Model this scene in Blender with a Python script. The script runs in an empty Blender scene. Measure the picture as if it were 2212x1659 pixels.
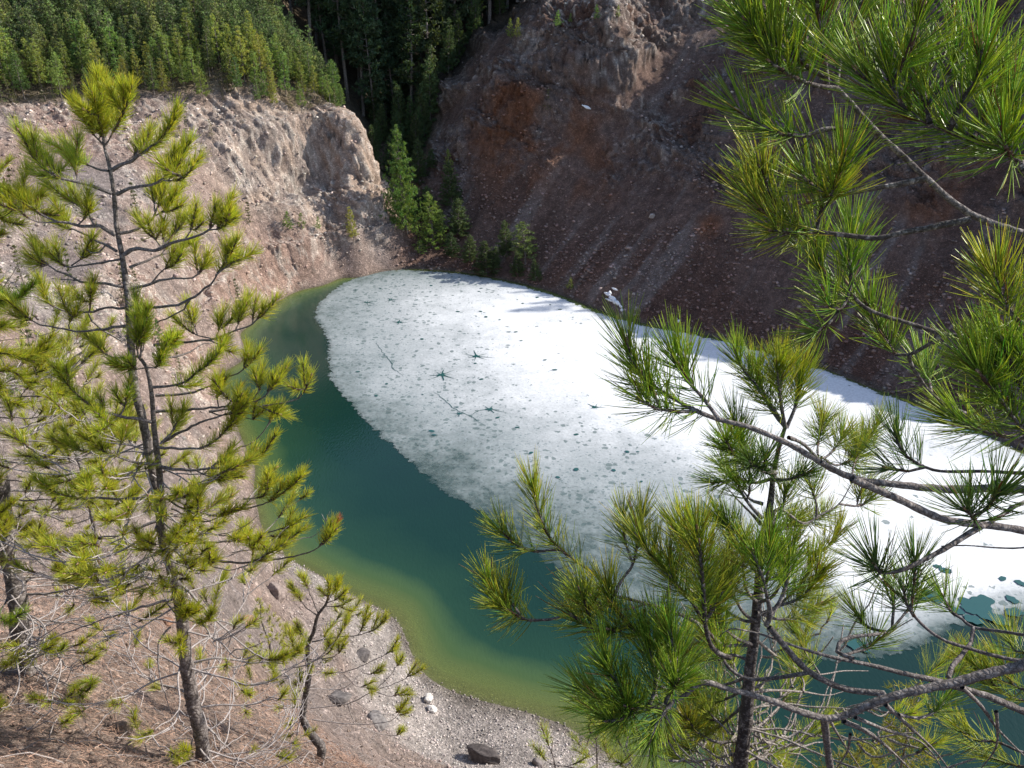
import bpy, math, random
import numpy as np
from mathutils import Vector

S = bpy.context.scene
COL = S.collection
R = math.radians

# ------------------------------------------------------------ camera, sky, sun
CAM_H = 30.0
PITCH = R(26)
HFOV = R(65)
cd = bpy.data.cameras.new('camera')
cam = bpy.data.objects.new('camera', cd)
COL.objects.link(cam)
cam.location = (0, 0, CAM_H)
cam.rotation_euler = (R(90) - PITCH, 0, 0)
cd.sensor_width = 36
cd.angle = HFOV
cd.clip_start = 0.05
cd.clip_end = 3000
S.camera = cam

SUN_AZ, SUN_EL = R(76), R(34)
w = bpy.data.worlds.new('World')
S.world = w
w.use_nodes = True
nt = w.node_tree
nt.nodes.clear()
sky = nt.nodes.new('ShaderNodeTexSky')
sky.sky_type = 'NISHITA'
sky.sun_disc = False
sky.sun_elevation = SUN_EL
sky.sun_rotation = SUN_AZ
sky.air_density = 1.0
sky.dust_density = 1.0
bg = nt.nodes.new('ShaderNodeBackground')
bg.inputs[1].default_value = 0.15
wo = nt.nodes.new('ShaderNodeOutputWorld')
nt.links.new(sky.outputs[0], bg.inputs[0])
nt.links.new(bg.outputs[0], wo.inputs[0])

ld = bpy.data.lights.new('sun', 'SUN')
ld.energy = 4.6
ld.angle = R(0.55)
ld.color = (1.0, 0.94, 0.84)
sun = bpy.data.objects.new('sun', ld)
COL.objects.link(sun)
sdir = Vector((math.sin(SUN_AZ) * math.cos(SUN_EL), math.cos(SUN_AZ) * math.cos(SUN_EL), math.sin(SUN_EL)))
sun.rotation_euler = sdir.to_track_quat('Z', 'Y').to_euler()
sun.location = (40, 10, 80)

S.view_settings.view_transform = 'Standard'
S.view_settings.look = 'None'
S.view_settings.exposure = 0.55
S.view_settings.gamma = 1.0
S.cycles.max_bounces = 8
S.cycles.transparent_max_bounces = 12

# ------------------------------------------------------------ picture coordinates -> points in the world
FPX = 1106 / math.tan(HFOV / 2)
SP, CP = math.sin(PITCH), math.cos(PITCH)


def ray(u, v):
    x = (u - 1106) / FPX
    y = (829.5 - v) / FPX
    return np.array([x, CP + y * SP, -SP + y * CP])


def at_t(u, v, t):
    return np.array([0, 0, CAM_H]) + ray(u, v) * t


def at_z(u, v, z=0.0):
    d = ray(u, v)
    return np.array([0, 0, CAM_H]) + d * ((z - CAM_H) / d[2])


def at_y(u, v, Y):
    d = ray(u, v)
    return np.array([0, 0, CAM_H]) + d * (Y / d[1])


OFF = {1: (0, 0), 3: (1437.8, 0), 4: (0, 553), 5: (663.6, 553), 6: (1437.8, 553), 7: (0, 1078.4),
       8: (663.6, 1078.4), 9: (1437.8, 1078.4), 2: (663.6, 0), 0: (0, 0)}


def C(k, pts):
    o = OFF[k]
    return [(o[0] + .35 * x, o[1] + .35 * y) for x, y in pts]


# ------------------------------------------------------------ noise
def _h(ix, iy, iz, seed):
    with np.errstate(over='ignore'):
        n = (ix.astype(np.uint32) * np.uint32(374761393) + iy.astype(np.uint32) * np.uint32(668265263)
             + iz.astype(np.uint32) * np.uint32(2147483647 // 3) + np.uint32((seed * 144269 + 1013) & 0xffffffff))
        n = (n ^ (n >> np.uint32(13))) * np.uint32(1274126177)
        n = (n ^ (n >> np.uint32(16))) * np.uint32(2246822519)
        n = n ^ (n >> np.uint32(15))
    return n.astype(np.float64) / 4294967295.0


def vn(x, y, z, seed=0):
    x = np.asarray(x, float); y = np.asarray(y, float); z = np.asarray(z, float)
    x, y, z = np.broadcast_arrays(x, y, z)
    fx, fy, fz = np.floor(x), np.floor(y), np.floor(z)
    ix, iy, iz = fx.astype(np.int64), fy.astype(np.int64), fz.astype(np.int64)
    tx, ty, tz = x - fx, y - fy, z - fz
    tx = tx * tx * (3 - 2 * tx); ty = ty * ty * (3 - 2 * ty); tz = tz * tz * (3 - 2 * tz)
    r = 0
    for a in (0, 1):
        for b in (0, 1):
            for c in (0, 1):
                wgt = (tx if a else 1 - tx) * (ty if b else 1 - ty) * (tz if c else 1 - tz)
                r = r + wgt * _h(ix + a, iy + b, iz + c, seed)
    return r * 2 - 1


def fbm(x, y, z, sc, octs=4, seed=0, ridged=False, gain=.5):
    tot = 0; a = 1; nrm = 0
    for o in range(octs):
        n = vn(x / sc + 17.3 * o, y / sc + 5.1 * o, z / sc - 9.7 * o, seed + o)
        if ridged:
            n = 1 - 2 * np.abs(n)
        tot = tot + a * n
        nrm += a
        a *= gain
        sc = sc / 2.03
    return tot / nrm


def sstep(a, b, x):
    t = np.clip((x - a) / (b - a), 0, 1)
    return t * t * (3 - 2 * t)


# ------------------------------------------------------------ mesh building
class MB:
    def __init__(s):
        s.v = []; s.q = []; s.t = []; s.c = []; s.n = 0

    def add(s, v, q=None, t=None, c=(1, 1, 1)):
        v = np.asarray(v, float).reshape(-1, 3)
        s.v.append(v)
        if q is not None and len(q):
            s.q.append(np.asarray(q, int) + s.n)
        if t is not None and len(t):
            s.t.append(np.asarray(t, int) + s.n)
        c = np.asarray(c, float)
        if c.ndim == 1:
            c = np.tile(c, (len(v), 1))
        s.c.append(c)
        s.n += len(v)

    def mesh(s, name, mat, smooth=False):
        me = bpy.data.meshes.new(name)
        V = np.concatenate(s.v)
        me.vertices.add(len(V))
        me.vertices.foreach_set('co', V.astype(np.float32).ravel())
        Q = np.concatenate(s.q) if s.q else np.zeros((0, 4), int)
        T = np.concatenate(s.t) if s.t else np.zeros((0, 3), int)
        nl = len(Q) * 4 + len(T) * 3
        me.loops.add(nl)
        me.loops.foreach_set('vertex_index', np.concatenate([Q.ravel(), T.ravel()]).astype(np.int32))
        me.polygons.add(len(Q) + len(T))
        ls = np.concatenate([np.arange(len(Q)) * 4, len(Q) * 4 + np.arange(len(T)) * 3])
        me.polygons.foreach_set('loop_start', ls.astype(np.int32))
        if smooth:
            me.polygons.foreach_set('use_smooth', np.ones(len(Q) + len(T), bool))
        me.update(calc_edges=True)
        me.validate()
        ca = me.color_attributes.new('col', 'FLOAT_COLOR', 'POINT')
        cc = np.concatenate(s.c)
        cc = np.concatenate([cc, np.ones((len(cc), 1))], 1)
        ca.data.foreach_set('color', cc.astype(np.float32).ravel())
        if mat:
            me.materials.append(mat)
        return me

    def obj(s, name, mat, parent=None, smooth=False, loc=None):
        if loc is not None:
            for a in s.v:
                a -= np.asarray(loc)
        o = bpy.data.objects.new(name, s.mesh(name, mat, smooth))
        if loc is not None and parent is None:
            o.location = loc
        COL.objects.link(o)
        if parent:
            o.parent = parent
        return o


def empty(name, loc=(0, 0, 0)):
    o = bpy.data.objects.new(name, None)
    o.location = loc
    o.empty_display_size = .2
    COL.objects.link(o)
    return o


def tag(o, label=None, cat=None, group=None, kind=None):
    if label: o['label'] = label
    if cat: o['category'] = cat
    if group: o['group'] = group
    if kind: o['kind'] = kind
    return o


def copy_tree(o, parent=None):
    c = o.copy()
    COL.objects.link(c)
    c.parent = parent
    for ch in list(o.children):
        copy_tree(ch, c)
    return c


def norm(a):
    return a / np.maximum(np.linalg.norm(a, axis=-1, keepdims=True), 1e-9)


def resample(P, step):
    """Catmull-Rom smoothed polyline, about one point per step."""
    P = np.asarray(P, float)
    if len(P) == 2:
        n = max(2, int(np.linalg.norm(P[1] - P[0]) / step) + 1)
        return P[0] + (P[1] - P[0]) * np.linspace(0, 1, n)[:, None]
    Q = np.vstack([2 * P[0] - P[1], P, 2 * P[-1] - P[-2]])
    out = []
    for i in range(1, len(Q) - 2):
        p0, p1, p2, p3 = Q[i - 1:i + 3]
        n = max(1, int(np.linalg.norm(p2 - p1) / step))
        t = np.linspace(0, 1, n, endpoint=False)[:, None]
        out.append(.5 * (2 * p1 + (p2 - p0) * t + (2 * p0 - 5 * p1 + 4 * p2 - p3) * t ** 2 + (3 * p1 - p0 - 3 * p2 + p3) * t ** 3))
    out.append(P[-1:])
    return np.concatenate(out)


def tube(mb, P, rad, sides=7, rough=0.0, col=(1, 1, 1), colvar=.0, seed=0, rs=.05):
    P = np.asarray(P, float)
    n = len(P)
    T = norm(np.gradient(P, axis=0))
    ref = np.array([.13, .31, .94]) if abs(T[:, 2]).mean() < .8 else np.array([.95, .2, .1])
    U = norm(np.cross(T, ref)); V = np.cross(T, U)
    rad = np.asarray(rad, float) * np.ones(n)
    a = np.arange(sides) / sides * 2 * math.pi
    ring = U[:, None] * np.cos(a)[None, :, None] + V[:, None] * np.sin(a)[None, :, None]
    rr = rad[:, None] * np.ones((1, sides))
    X = P[:, None] + ring * rr[..., None]
    if rough:
        nz = fbm(X[..., 0], X[..., 1], X[..., 2], rs, 2, seed)
        X = P[:, None] + ring * (rr * (1 + rough * nz))[..., None]
    vt = X.reshape(-1, 3)
    i = np.arange(n - 1)[:, None] * sides; j = np.arange(sides)[None]
    j2 = (j + 1) % sides
    q = np.stack([i + j, i + j2, i + sides + j2, i + sides + j], -1).reshape(-1, 4)
    c = np.tile(np.asarray(col, float), (len(vt), 1))
    if colvar:
        nz = vn(vt[:, 0] / rs, vt[:, 1] / rs, vt[:, 2] / rs, seed + 5)
        c = c * (1 + colvar * nz[:, None])
    mb.add(vt, q, None, c)
    # tip cap
    tip = P[-1] + T[-1] * rad[-1] * .6
    base = np.arange(sides)
    mb.add(np.vstack([X[-1], tip]), None, np.stack([base, (base + 1) % sides, np.full(sides, sides)], -1), c[-1])


def blades(mb, B, D, L, bend, r, segs=3, sides=3, c0=None, c1=None, rng=None):
    """Needles: thin tapered curved prisms."""
    n = len(B)
    s = np.linspace(0, 1, segs + 1)
    P = B[:, None] + D[:, None] * (L[:, None] * s)[..., None] + bend[:, None] * (L[:, None] * s ** 2)[..., None]
    T = norm(D[:, None] + bend[:, None] * (2 * s)[None, :, None])
    rv = norm(rng.normal(size=(n, 3)))
    U = norm(np.cross(T, rv[:, None])); V = np.cross(T, U)
    taper = np.array([1.0 if x < .8 else .35 for x in s]) if segs > 2 else np.linspace(1, .35, segs + 1)
    r = np.asarray(r) * np.ones(n)
    a = np.arange(sides) / sides * 2 * math.pi
    ring = U[:, :, None] * np.cos(a)[None, None, :, None] + V[:, :, None] * np.sin(a)[None, None, :, None]
    X = P[:, :, None] + ring * (r[:, None, None] * taper[None, :, None])[..., None]
    vt = X.reshape(-1, 3)
    per = (segs + 1) * sides
    i = np.arange(segs)[:, None] * sides
    if sides == 2:
        q1 = np.stack([i[:, 0], i[:, 0] + 1, i[:, 0] + 3, i[:, 0] + 2], -1)
    else:
        j = np.arange(sides)[None]; j2 = (j + 1) % sides
        q1 = np.stack([i + j, i + j2, i + sides + j2, i + sides + j], -1).reshape(-1, 4)
    q = (np.arange(n)[:, None, None] * per + q1[None]).reshape(-1, 4)
    cc = c0[:, None] * (1 - s)[None, :, None] + c1[:, None] * s[None, :, None]
    cc = np.repeat(cc[:, :, None], sides, 2).reshape(-1, 3)
    mb.add(vt, q, None, cc)


# ------------------------------------------------------------ materials
def mat_new(name):
    m = bpy.data.materials.new(name)
    m.use_nodes = True
    m.node_tree.nodes.clear()
    return m, m.node_tree


def N(t, typ, **kw):
    n = t.nodes.new(typ)
    for k, v in kw.items():
        if k.startswith('i_'):
            n.inputs[k[2:].replace('_', ' ')].default_value = v
        else:
            setattr(n, k, v)
    return n


def mixc(t, a, b, f, mode='MIX'):
    n = t.nodes.new('ShaderNodeMix')
    n.data_type = 'RGBA'; n.blend_type = mode
    for sock, val in ((n.inputs[6], a), (n.inputs[7], b), (n.inputs[0], f)):
        if hasattr(val, 'is_output'):
            t.links.new(val, sock)
        elif isinstance(val, (int, float)):
            sock.default_value = val
        else:
            sock.default_value = (*val, 1)
    return n.outputs[2]


def mth(t, op, a, b=None, c=None):
    n = t.nodes.new('ShaderNodeMath'); n.operation = op
    for i, val in enumerate((a, b, c)):
        if val is None: continue
        if hasattr(val, 'is_output'): t.links.new(val, n.inputs[i])
        else: n.inputs[i].default_value = val
    return n.outputs[0]


def ramp(t, f, stops):
    n = t.nodes.new('ShaderNodeValToRGB')
    el = n.color_ramp.elements
    while len(el) < len(stops): el.new(.5)
    for e, (p, c) in zip(el, stops):
        e.position = p
        e.color = (*c, 1) if isinstance(c, tuple) else (c, c, c, 1)
    t.links.new(f, n.inputs[0])
    return n.outputs[0]


def needle_mat(name, rough=.42, transl=.25, objvar=0.0):
    m, t = mat_new(name)
    at = N(t, 'ShaderNodeAttribute', attribute_name='col')
    c = at.outputs['Color']
    if objvar:
        oi = N(t, 'ShaderNodeObjectInfo')
        hs = N(t, 'ShaderNodeHueSaturation')
        t.links.new(c, hs.inputs['Color'])
        mr = N(t, 'ShaderNodeMapRange'); t.links.new(oi.outputs['Random'], mr.inputs[0])
        mr.inputs[3].default_value = .5 - .035 * objvar; mr.inputs[4].default_value = .5 + .02 * objvar
        t.links.new(mr.outputs[0], hs.inputs['Hue'])
        mv = N(t, 'ShaderNodeMath', operation='MULTIPLY_ADD')
        fr = mth(t, 'FRACT', mth(t, 'MULTIPLY', oi.outputs['Random'], 7.31))
        t.links.new(fr, mv.inputs[0]); mv.inputs[1].default_value = .5 * objvar; mv.inputs[2].default_value = 1 - .25 * objvar
        t.links.new(mv.outputs[0], hs.inputs['Value'])
        c = hs.outputs[0]
    p = N(t, 'ShaderNodeBsdfPrincipled')
    p.inputs['Roughness'].default_value = rough
    p.inputs['Specular IOR Level'].default_value = .45
    t.links.new(c, p.inputs['Base Color'])
    tr = N(t, 'ShaderNodeBsdfTranslucent')
    t.links.new(mixc(t, c, (1.25, 1.15, .45), 1.0, 'MULTIPLY'), tr.inputs[0])
    mx = N(t, 'ShaderNodeMixShader'); mx.inputs[0].default_value = transl
    t.links.new(p.outputs[0], mx.inputs[1]); t.links.new(tr.outputs[0], mx.inputs[2])
    o = N(t, 'ShaderNodeOutputMaterial'); t.links.new(mx.outputs[0], o.inputs[0])
    return m


def bark_mat(name, scale=40.0, light=(.42, .38, .36), bump=.6):
    """Rough bark: 'col' attribute gives the base, lichen-pale flakes on top."""
    m, t = mat_new(name)
    tc = N(t, 'ShaderNodeTexCoord')
    at = N(t, 'ShaderNodeAttribute', attribute_name='col')
    n1 = N(t, 'ShaderNodeTexNoise'); n1.inputs['Scale'].default_value = scale; n1.inputs['Detail'].default_value = 5; n1.inputs['Roughness'].default_value = .7
    t.links.new(tc.outputs['Object'], n1.inputs[0])
    vo = N(t, 'ShaderNodeTexVoronoi', feature='DISTANCE_TO_EDGE'); vo.inputs['Scale'].default_value = scale * 1.3
    t.links.new(tc.outputs['Object'], vo.inputs['Vector'])
    c = mixc(t, at.outputs['Color'], light, ramp(t, n1.outputs[0], [(.48, 0.0), (.68, .8)]))
    c = mixc(t, c, (.035, .028, .026), ramp(t, vo.outputs[0], [(.0, .75), (.10, 0.0)]))
    p = N(t, 'ShaderNodeBsdfPrincipled'); p.inputs['Roughness'].default_value = .9; p.inputs['Specular IOR Level'].default_value = .2
    t.links.new(c, p.inputs['Base Color'])
    bp = N(t, 'ShaderNodeBump'); bp.inputs['Strength'].default_value = bump; bp.inputs['Distance'].default_value = .3 / scale
    t.links.new(mth(t, 'ADD', n1.outputs[0], mth(t, 'MULTIPLY', vo.outputs[0], 1.5)), bp.inputs['Height'])
    t.links.new(bp.outputs[0], p.inputs['Normal'])
    o = N(t, 'ShaderNodeOutputMaterial'); t.links.new(p.outputs[0], o.inputs[0])
    return m


M_NEEDLE = needle_mat('needles_close', .34, .5)
M_CROWN = needle_mat('needles_far', .55, .35, 1.0)
M_BARK = bark_mat('bark_close', 45)
M_BARKF = bark_mat('bark_trunk', 14, (.40, .36, .34))
M_BARKD = bark_mat('bark_distant', 3.0, (.30, .27, .24), .3)


def stone_mat(name):
    m, t = mat_new(name)
    at = N(t, 'ShaderNodeAttribute', attribute_name='col')
    tc = N(t, 'ShaderNodeTexCoord')
    n1 = N(t, 'ShaderNodeTexNoise'); n1.inputs['Scale'].default_value = 9; n1.inputs['Detail'].default_value = 6
    t.links.new(tc.outputs['Object'], n1.inputs[0])
    c = mixc(t, at.outputs['Color'], ramp(t, n1.outputs[0], [(.3, .45), (.7, 1.35)]), .8, 'MULTIPLY')
    p = N(t, 'ShaderNodeBsdfPrincipled'); p.inputs['Roughness'].default_value = .85; p.inputs['Specular IOR Level'].default_value = .25
    t.links.new(c, p.inputs['Base Color'])
    bp = N(t, 'ShaderNodeBump'); bp.inputs['Strength'].default_value = .5; bp.inputs['Distance'].default_value = .03
    t.links.new(n1.outputs[0], bp.inputs['Height']); t.links.new(bp.outputs[0], p.inputs['Normal'])
    o = N(t, 'ShaderNodeOutputMaterial'); t.links.new(p.outputs[0], o.inputs[0])
    return m


M_STONE = stone_mat('stone')

# ------------------------------------------------------------ shoreline and terrain control points
shore_px = [(870, 582), (740, 598), (660, 622), (600, 650), (545, 690), (515, 720), (528, 765), (472, 812),
            (500, 900), (530, 980), (539, 1057), (560, 1130), (647, 1225), (760, 1290), (853, 1337), (885, 1400), (909, 1452),
            (989, 1491), (1101, 1529), (1224, 1568), (1294, 1603)]
SH = [at_z(u, v)[:2] for u, v in shore_px]
SH += [np.array(p) for p in ((7, 22.5), (13, 19), (22, 15), (32, 12), (44, 12), (52, 20), (50, 32), (43.5, 43))]
SH += [at_z(u, v)[:2] for u, v in [(2212, 975), (2050, 895), (1900, 843), (1780, 795), (1640, 752), (1500, 718), (1400, 700), (1300, 672), (1190, 630), (1080, 602), (980, 586)]]
SH = np.array(SH)
SHP = resample(np.vstack([np.c_[SH, np.zeros(len(SH))], [*SH[0], 0]]), .6)[:, :2]


def seg_dist(px, py, poly):
    """signed distance to closed polyline, positive inside"""
    d2 = np.full(px.shape, 1e18); ins = np.zeros(px.shape, bool)
    n = len(poly)
    for i in range(n):
        ax, ay = poly[i]; bx, by = poly[(i + 1) % n]
        vx, vy = bx - ax, by - ay
        L = vx * vx + vy * vy + 1e-12
        t = np.clip(((px - ax) * vx + (py - ay) * vy) / L, 0, 1)
        dx, dy = px - ax - t * vx, py - ay - t * vy
        d2 = np.minimum(d2, dx * dx + dy * dy)
        if by != ay:
            cr = ((ay > py) != (by > py)) & (px < (bx - ax) * (py - ay) / (by - ay) + ax)
            ins ^= cr
    d = np.sqrt(d2)
    return np.where(ins, d, -d)


cp = []
S2 = resample(np.c_[np.vstack([SH, SH[:1]]), np.zeros(len(SH) + 1)], 3.0)[:, :2]
for p in S2[:-1]:
    cp.append((p[0], p[1], 0))
ctr = np.array([10, 50.])
# outward ring on the right shore
for u, v in [(2050, 895), (1780, 795), (1500, 718), (1300, 672), (1080, 602)]:
    b = at_z(u, v)[:2]
    n = np.array([.72, .69])
    for d, z in ((4, 2.6), (10, 7.2), (18, 13.5), (26, 20.3), (33, 26), (37, 27.6), (52, 30.2), (85, 42), (150, 70), (300, 110)):
        q = b + n * d
        cp.append((q[0], q[1], z + (0 if u < 1600 else 1.5 * min(1, d / 30))))
for x, y, z in ((60, 40, 5), (75, 50, 20), (90, 40, 24), (65, 15, 6), (85, 5, 14), (150, 20, 30), (150, -60, 30), (60, -30, 22)):
    cp.append((x, y, z))
W = cp.append
for u, v, t in ((445, 1659, 9.2), (52, 1428, 11), (685, 1650, 12.7), (300, 1450, 12), (300, 1250, 17), (300, 1050, 25), (300, 900, 38),
                (300, 750, 52), (300, 600, 62), (300, 450, 72), (300, 350, 80), (200, 240, 85), (0, 1500, 10), (0, 1200, 16), (0, 900, 32),
                (0, 600, 56), (0, 400, 70), (0, 250, 81), (600, 1500, 20), (600, 1350, 33), (750, 1550, 30), (500, 1250, 32), (450, 1100, 44),
                (450, 950, 52), (786, 1410, 38), (900, 1600, 34.3), (1100, 1620, 34.2), (1000, 1659, 33), (1250, 1650, 34.3), (420, 760, 63),
                (420, 640, 72), (500, 600, 80), (500, 500, 84), (650, 505, 90), (770, 500, 93.5), (700, 400, 97.3), (740, 242, 97.2),
                (600, 240, 94), (450, 330, 88), (560, 440, 89), (400, 235, 89), (785, 300, 98), (820, 400, 98), (850, 480, 97),
                (880, 560, 97.6), (930, 500, 101), (960, 470, 102), (870, 440, 106), (860, 360, 114), (852, 300, 122), (850, 210, 134), (1130, 90, 104), (1040, 120, 110), (940, 200, 118),
                (1300, 52, 98), (1330, 48, 97.5)):
    p = at_t(u, v, t); W((p[0], p[1], p[2]))
for x, y, z in ((0, 0, 28.35), (-.6, 2, 26.6), (2.5, 2.5, 26.2), (1.1, 2.8, 25.3), (-4, -2, 28.5), (0, -12, 30), (6, 0, 27.5), (12, -3, 26), (20, -12, 26), (-12, 0, 28),
                (-14, 6, 25), (-20, -10, 32), (2, 8, 19), (3, 14, 11), (8, 9, 14), (0, 18, 6.5), (-3, 14, 11.5), (-26, 20, 24), (-40, 40, 24), (-60, 60, 30), (-100, 80, 55), (-60, 20, 40),
                (-57, 100, 28), (-45, 108, 28.5), (-35, 114, 28), (-29, 112, 21.5), (-24.5, 105, 18), (-22, 109, 12.8), (-20, 106, 11.8), (-18.2, 102.5, 10), (-22, 118, 13), (-30, 128, 22), (-45, 140, 40), (-80, 130, 50), (-70, 90, 28),
                (-19, 150, 19), (-10, 165, 30), (-30, 170, 34), (-50, 180, 52), (0, 150, 28), (-10, 200, 55), (10, 140, 36), (-40, 230, 80), (0, 300, 110), (-150, 200, 110), (-200, 60, 110),
                (150, 250, 110), (-18, 130, 13.5), (-100, -40, 50), (30, -40, 28)):
    W((x, y, z))
# lake bed
for p in S2[:-1]:
    nr = ctr - p; nr /= np.linalg.norm(nr)
    right = p[0] > 8 and p[1] > 45
    near_b = p[1] < 40 and p[0] < 14
    for d, z in ((2.0, -1.0 if near_b else -1.1), (5, -3.2 if near_b else -3.3), (8.5, -5.0 if near_b else -5.2)):
        cp.append((p[0] + nr[0] * d, p[1] + nr[1] * d, z))
cp += [(10, 50, -7), (20, 40, -7), (0, 65, -6.5), (-6, 75, -5.5), (20, 55, -7), (30, 30, -6), (35, 40, -6)]
cp = np.array(cp)
# drop near duplicates
keep = []
for i, p in enumerate(cp):
    if all((p[0] - cp[k][0]) ** 2 + (p[1] - cp[k][1]) ** 2 > .8 for k in keep):
        keep.append(i)
cp = cp[keep]
CS = 2.2
D = np.sqrt(((cp[:, None, :2] - cp[None, :, :2]) ** 2).sum(-1) + CS ** 2)
n = len(cp)
A = np.zeros((n + 3, n + 3)); A[:n, :n] = -D - np.eye(n) * -.15
A[:n, n] = 1; A[:n, n + 1:] = cp[:, :2]; A[n:, :n] = A[:n, n:].T
Wt = np.linalg.solve(A, np.r_[cp[:, 2], 0, 0, 0])


def base_h(x, y):
    x = np.asarray(x, float); y = np.asarray(y, float)
    out = np.empty(x.size); X = x.ravel(); Y = y.ravel()
    for i in range(0, X.size, 50000):
        xs, ys = X[i:i + 50000], Y[i:i + 50000]
        d = -np.sqrt((xs[:, None] - cp[None, :, 0]) ** 2 + (ys[:, None] - cp[None, :, 1]) ** 2 + CS ** 2)
        out[i:i + 50000] = d @ Wt[:n] + Wt[n] + Wt[n + 1] * xs + Wt[n + 2] * ys
    return out.reshape(x.shape)


ang = np.concatenate([np.linspace(-115, -46, 50, endpoint=False), np.linspace(-46, 46, 1050, endpoint=False), np.linspace(46, 115, 50)])
rad = np.concatenate([np.linspace(.05, 4, 16, endpoint=False), np.linspace(4, 12, 80, endpoint=False), np.linspace(12, 38, 170, endpoint=False), np.linspace(38, 62, 90, endpoint=False),
                      np.linspace(62, 82, 110, endpoint=False), np.linspace(82, 126, 290, endpoint=False), np.linspace(126, 200, 60, endpoint=False), np.linspace(200, 700, 34)])
AA, RR = np.meshgrid(np.radians(ang), rad, indexing='ij')
X = RR * np.sin(AA); Y = RR * np.cos(AA)
Z = base_h(X, Y)
# normals of the smooth surface
e = .6
zx = (base_h(X + e, Y) - Z) / e; zy = (base_h(X, Y + e) - Z) / e
NRM = np.stack([-zx, -zy, np.ones_like(zx)], -1); SL = np.sqrt(zx ** 2 + zy ** 2); NRM /= np.linalg.norm(NRM, axis=-1, keepdims=True)


def blob(u, v, t, r, soft=.5, sx=1, sz=1):
    p = at_t(u, v, t)
    d = np.sqrt(((X - p[0]) / sx) ** 2 + ((Y - p[1])) ** 2 + ((Z - p[2]) / sz) ** 2) / r
    return 1 - sstep(1 - soft, 1 + soft, d)


_n1 = fbm(X, Y, Z, 9, 4, 3); _n2 = fbm(X, Y, Z, 3.0, 3, 8)
_n3 = fbm(X, Y, Z, 22, 3, 13)
rightm = sstep(-1.5, 1.5, X + 14 - (92 - Y) * np.where(Y < 92, .4, -.12) + _n1 * 3)
nearm = 1 - sstep(12, 30, RR)
# distance up the right slope from the shore
dsh = -seg_dist(X.ravel()[::1], Y.ravel()[::1], SHP[::3]).reshape(X.shape)
onland = sstep(-.5, .5, dsh)
cragL = np.clip(blob(640, 330, 97, 10, .5, 1.3, 1.1) + blob(740, 300, 98, 7) + blob(560, 350, 93, 6, .6), 0, 1)
cragL2 = np.clip(blob(590, 560, 84, 5.5, .5) + blob(680, 545, 88, 5) + blob(500, 620, 76, 5) + blob(390, 720, 60, 6) + blob(200, 330, 83, 8) * .7, 0, 1)
upR = rightm * sstep(9, 17, dsh + _n1 * 5) * sstep(45, 55, RR)
cragR = upR * sstep(-.25, .2, _n1 + .35 * _n2 + .2)
plat = (1 - rightm) * sstep(-.5, 1.5, Y + .8 * _n2 - np.interp(X, [-80, -60, -52, -44, -34, -21], [74, 82, 86, 91, 96, 102.5]))
cragM = (1 - rightm) * sstep(34, 44, RR) * sstep(-.12, .18, _n1 + .35 * _n2) * sstep(1.0, 3.0, Z) * (1 - plat) * sstep(.25, .5, SL)
rock = np.clip(cragL * 1.0 + cragL2 * .8 + cragR * .9 + cragM * .55, 0, 1.2) * onland
nearrock = (1 - sstep(38, 46, RR)) * sstep(12.5, 16, RR + _n1 * 3) * sstep(1.4, 3.5, Z) * sstep(-.1, .3, _n2 + .3 * _n1)

xw, yw, zw = X + 1.2 * _n2, Y + 1.2 * fbm(X, Y, Z, 3, 2, 21), Z
rid = fbm(xw, yw, zw * 1.0, 4.5, 5, 31, True, .6)
rid2 = fbm(X, Y, Z, 1.1, 3, 41, True, .6)
th = .6
bu = (xw * math.cos(th) + yw * math.sin(th)); bv = (-xw * math.sin(th) + yw * math.cos(th))


def blocks(sc, seed, tilt=.5):
    a = (bu + tilt * Z) / sc; b = (bv - tilt * .6 * Z) / (sc * .7); d = (Z + .35 * bu) / (sc * .8)
    w1 = .35 * fbm(X, Y, Z, sc * 1.3, 2, seed + 3)
    a, b, d = a + w1, b - w1, d + w1
    h = _h(np.floor(a).astype(np.int64), np.floor(b).astype(np.int64), np.floor(d).astype(np.int64), seed) * 2 - 1
    # each block face is tilted so that it catches the light differently
    return h + (a - np.floor(a) - .5) * .9 * h + (d - np.floor(d) - .5) * .7


blk = blocks(2.4, 201) * .38 + blocks(1.1, 207) * .38 + blocks(.5, 211) * .22
gash = np.zeros_like(X)
for uu_, vv_, tt_ in ((470, 305, 92), (505, 330, 92), (540, 352, 92), (575, 372, 93), (610, 385, 94), (640, 400, 95)):
    gash = np.maximum(gash, blob(uu_, vv_, tt_, 2.0, .5))
hc = X * .87 + Y * .5 + .8 * _n2
stria = fbm(hc + .5 * Z, Z / 3.2, 0 * X, .95, 4, 221, True, .6)
disp = rock * (rid * .62 + rid2 * .20 + blk * .34 + stria * (.22 + .18 * cragL)) - gash * 1.6 + cragR * (fbm(xw, yw, Z, 11, 2, 55, True) * .65 + blk * .42 + rid2 * .25 + np.sin((Z * .9 + .35 * (X + Y) + 2.5 * _n2) * 1.4) * .22)
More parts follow.
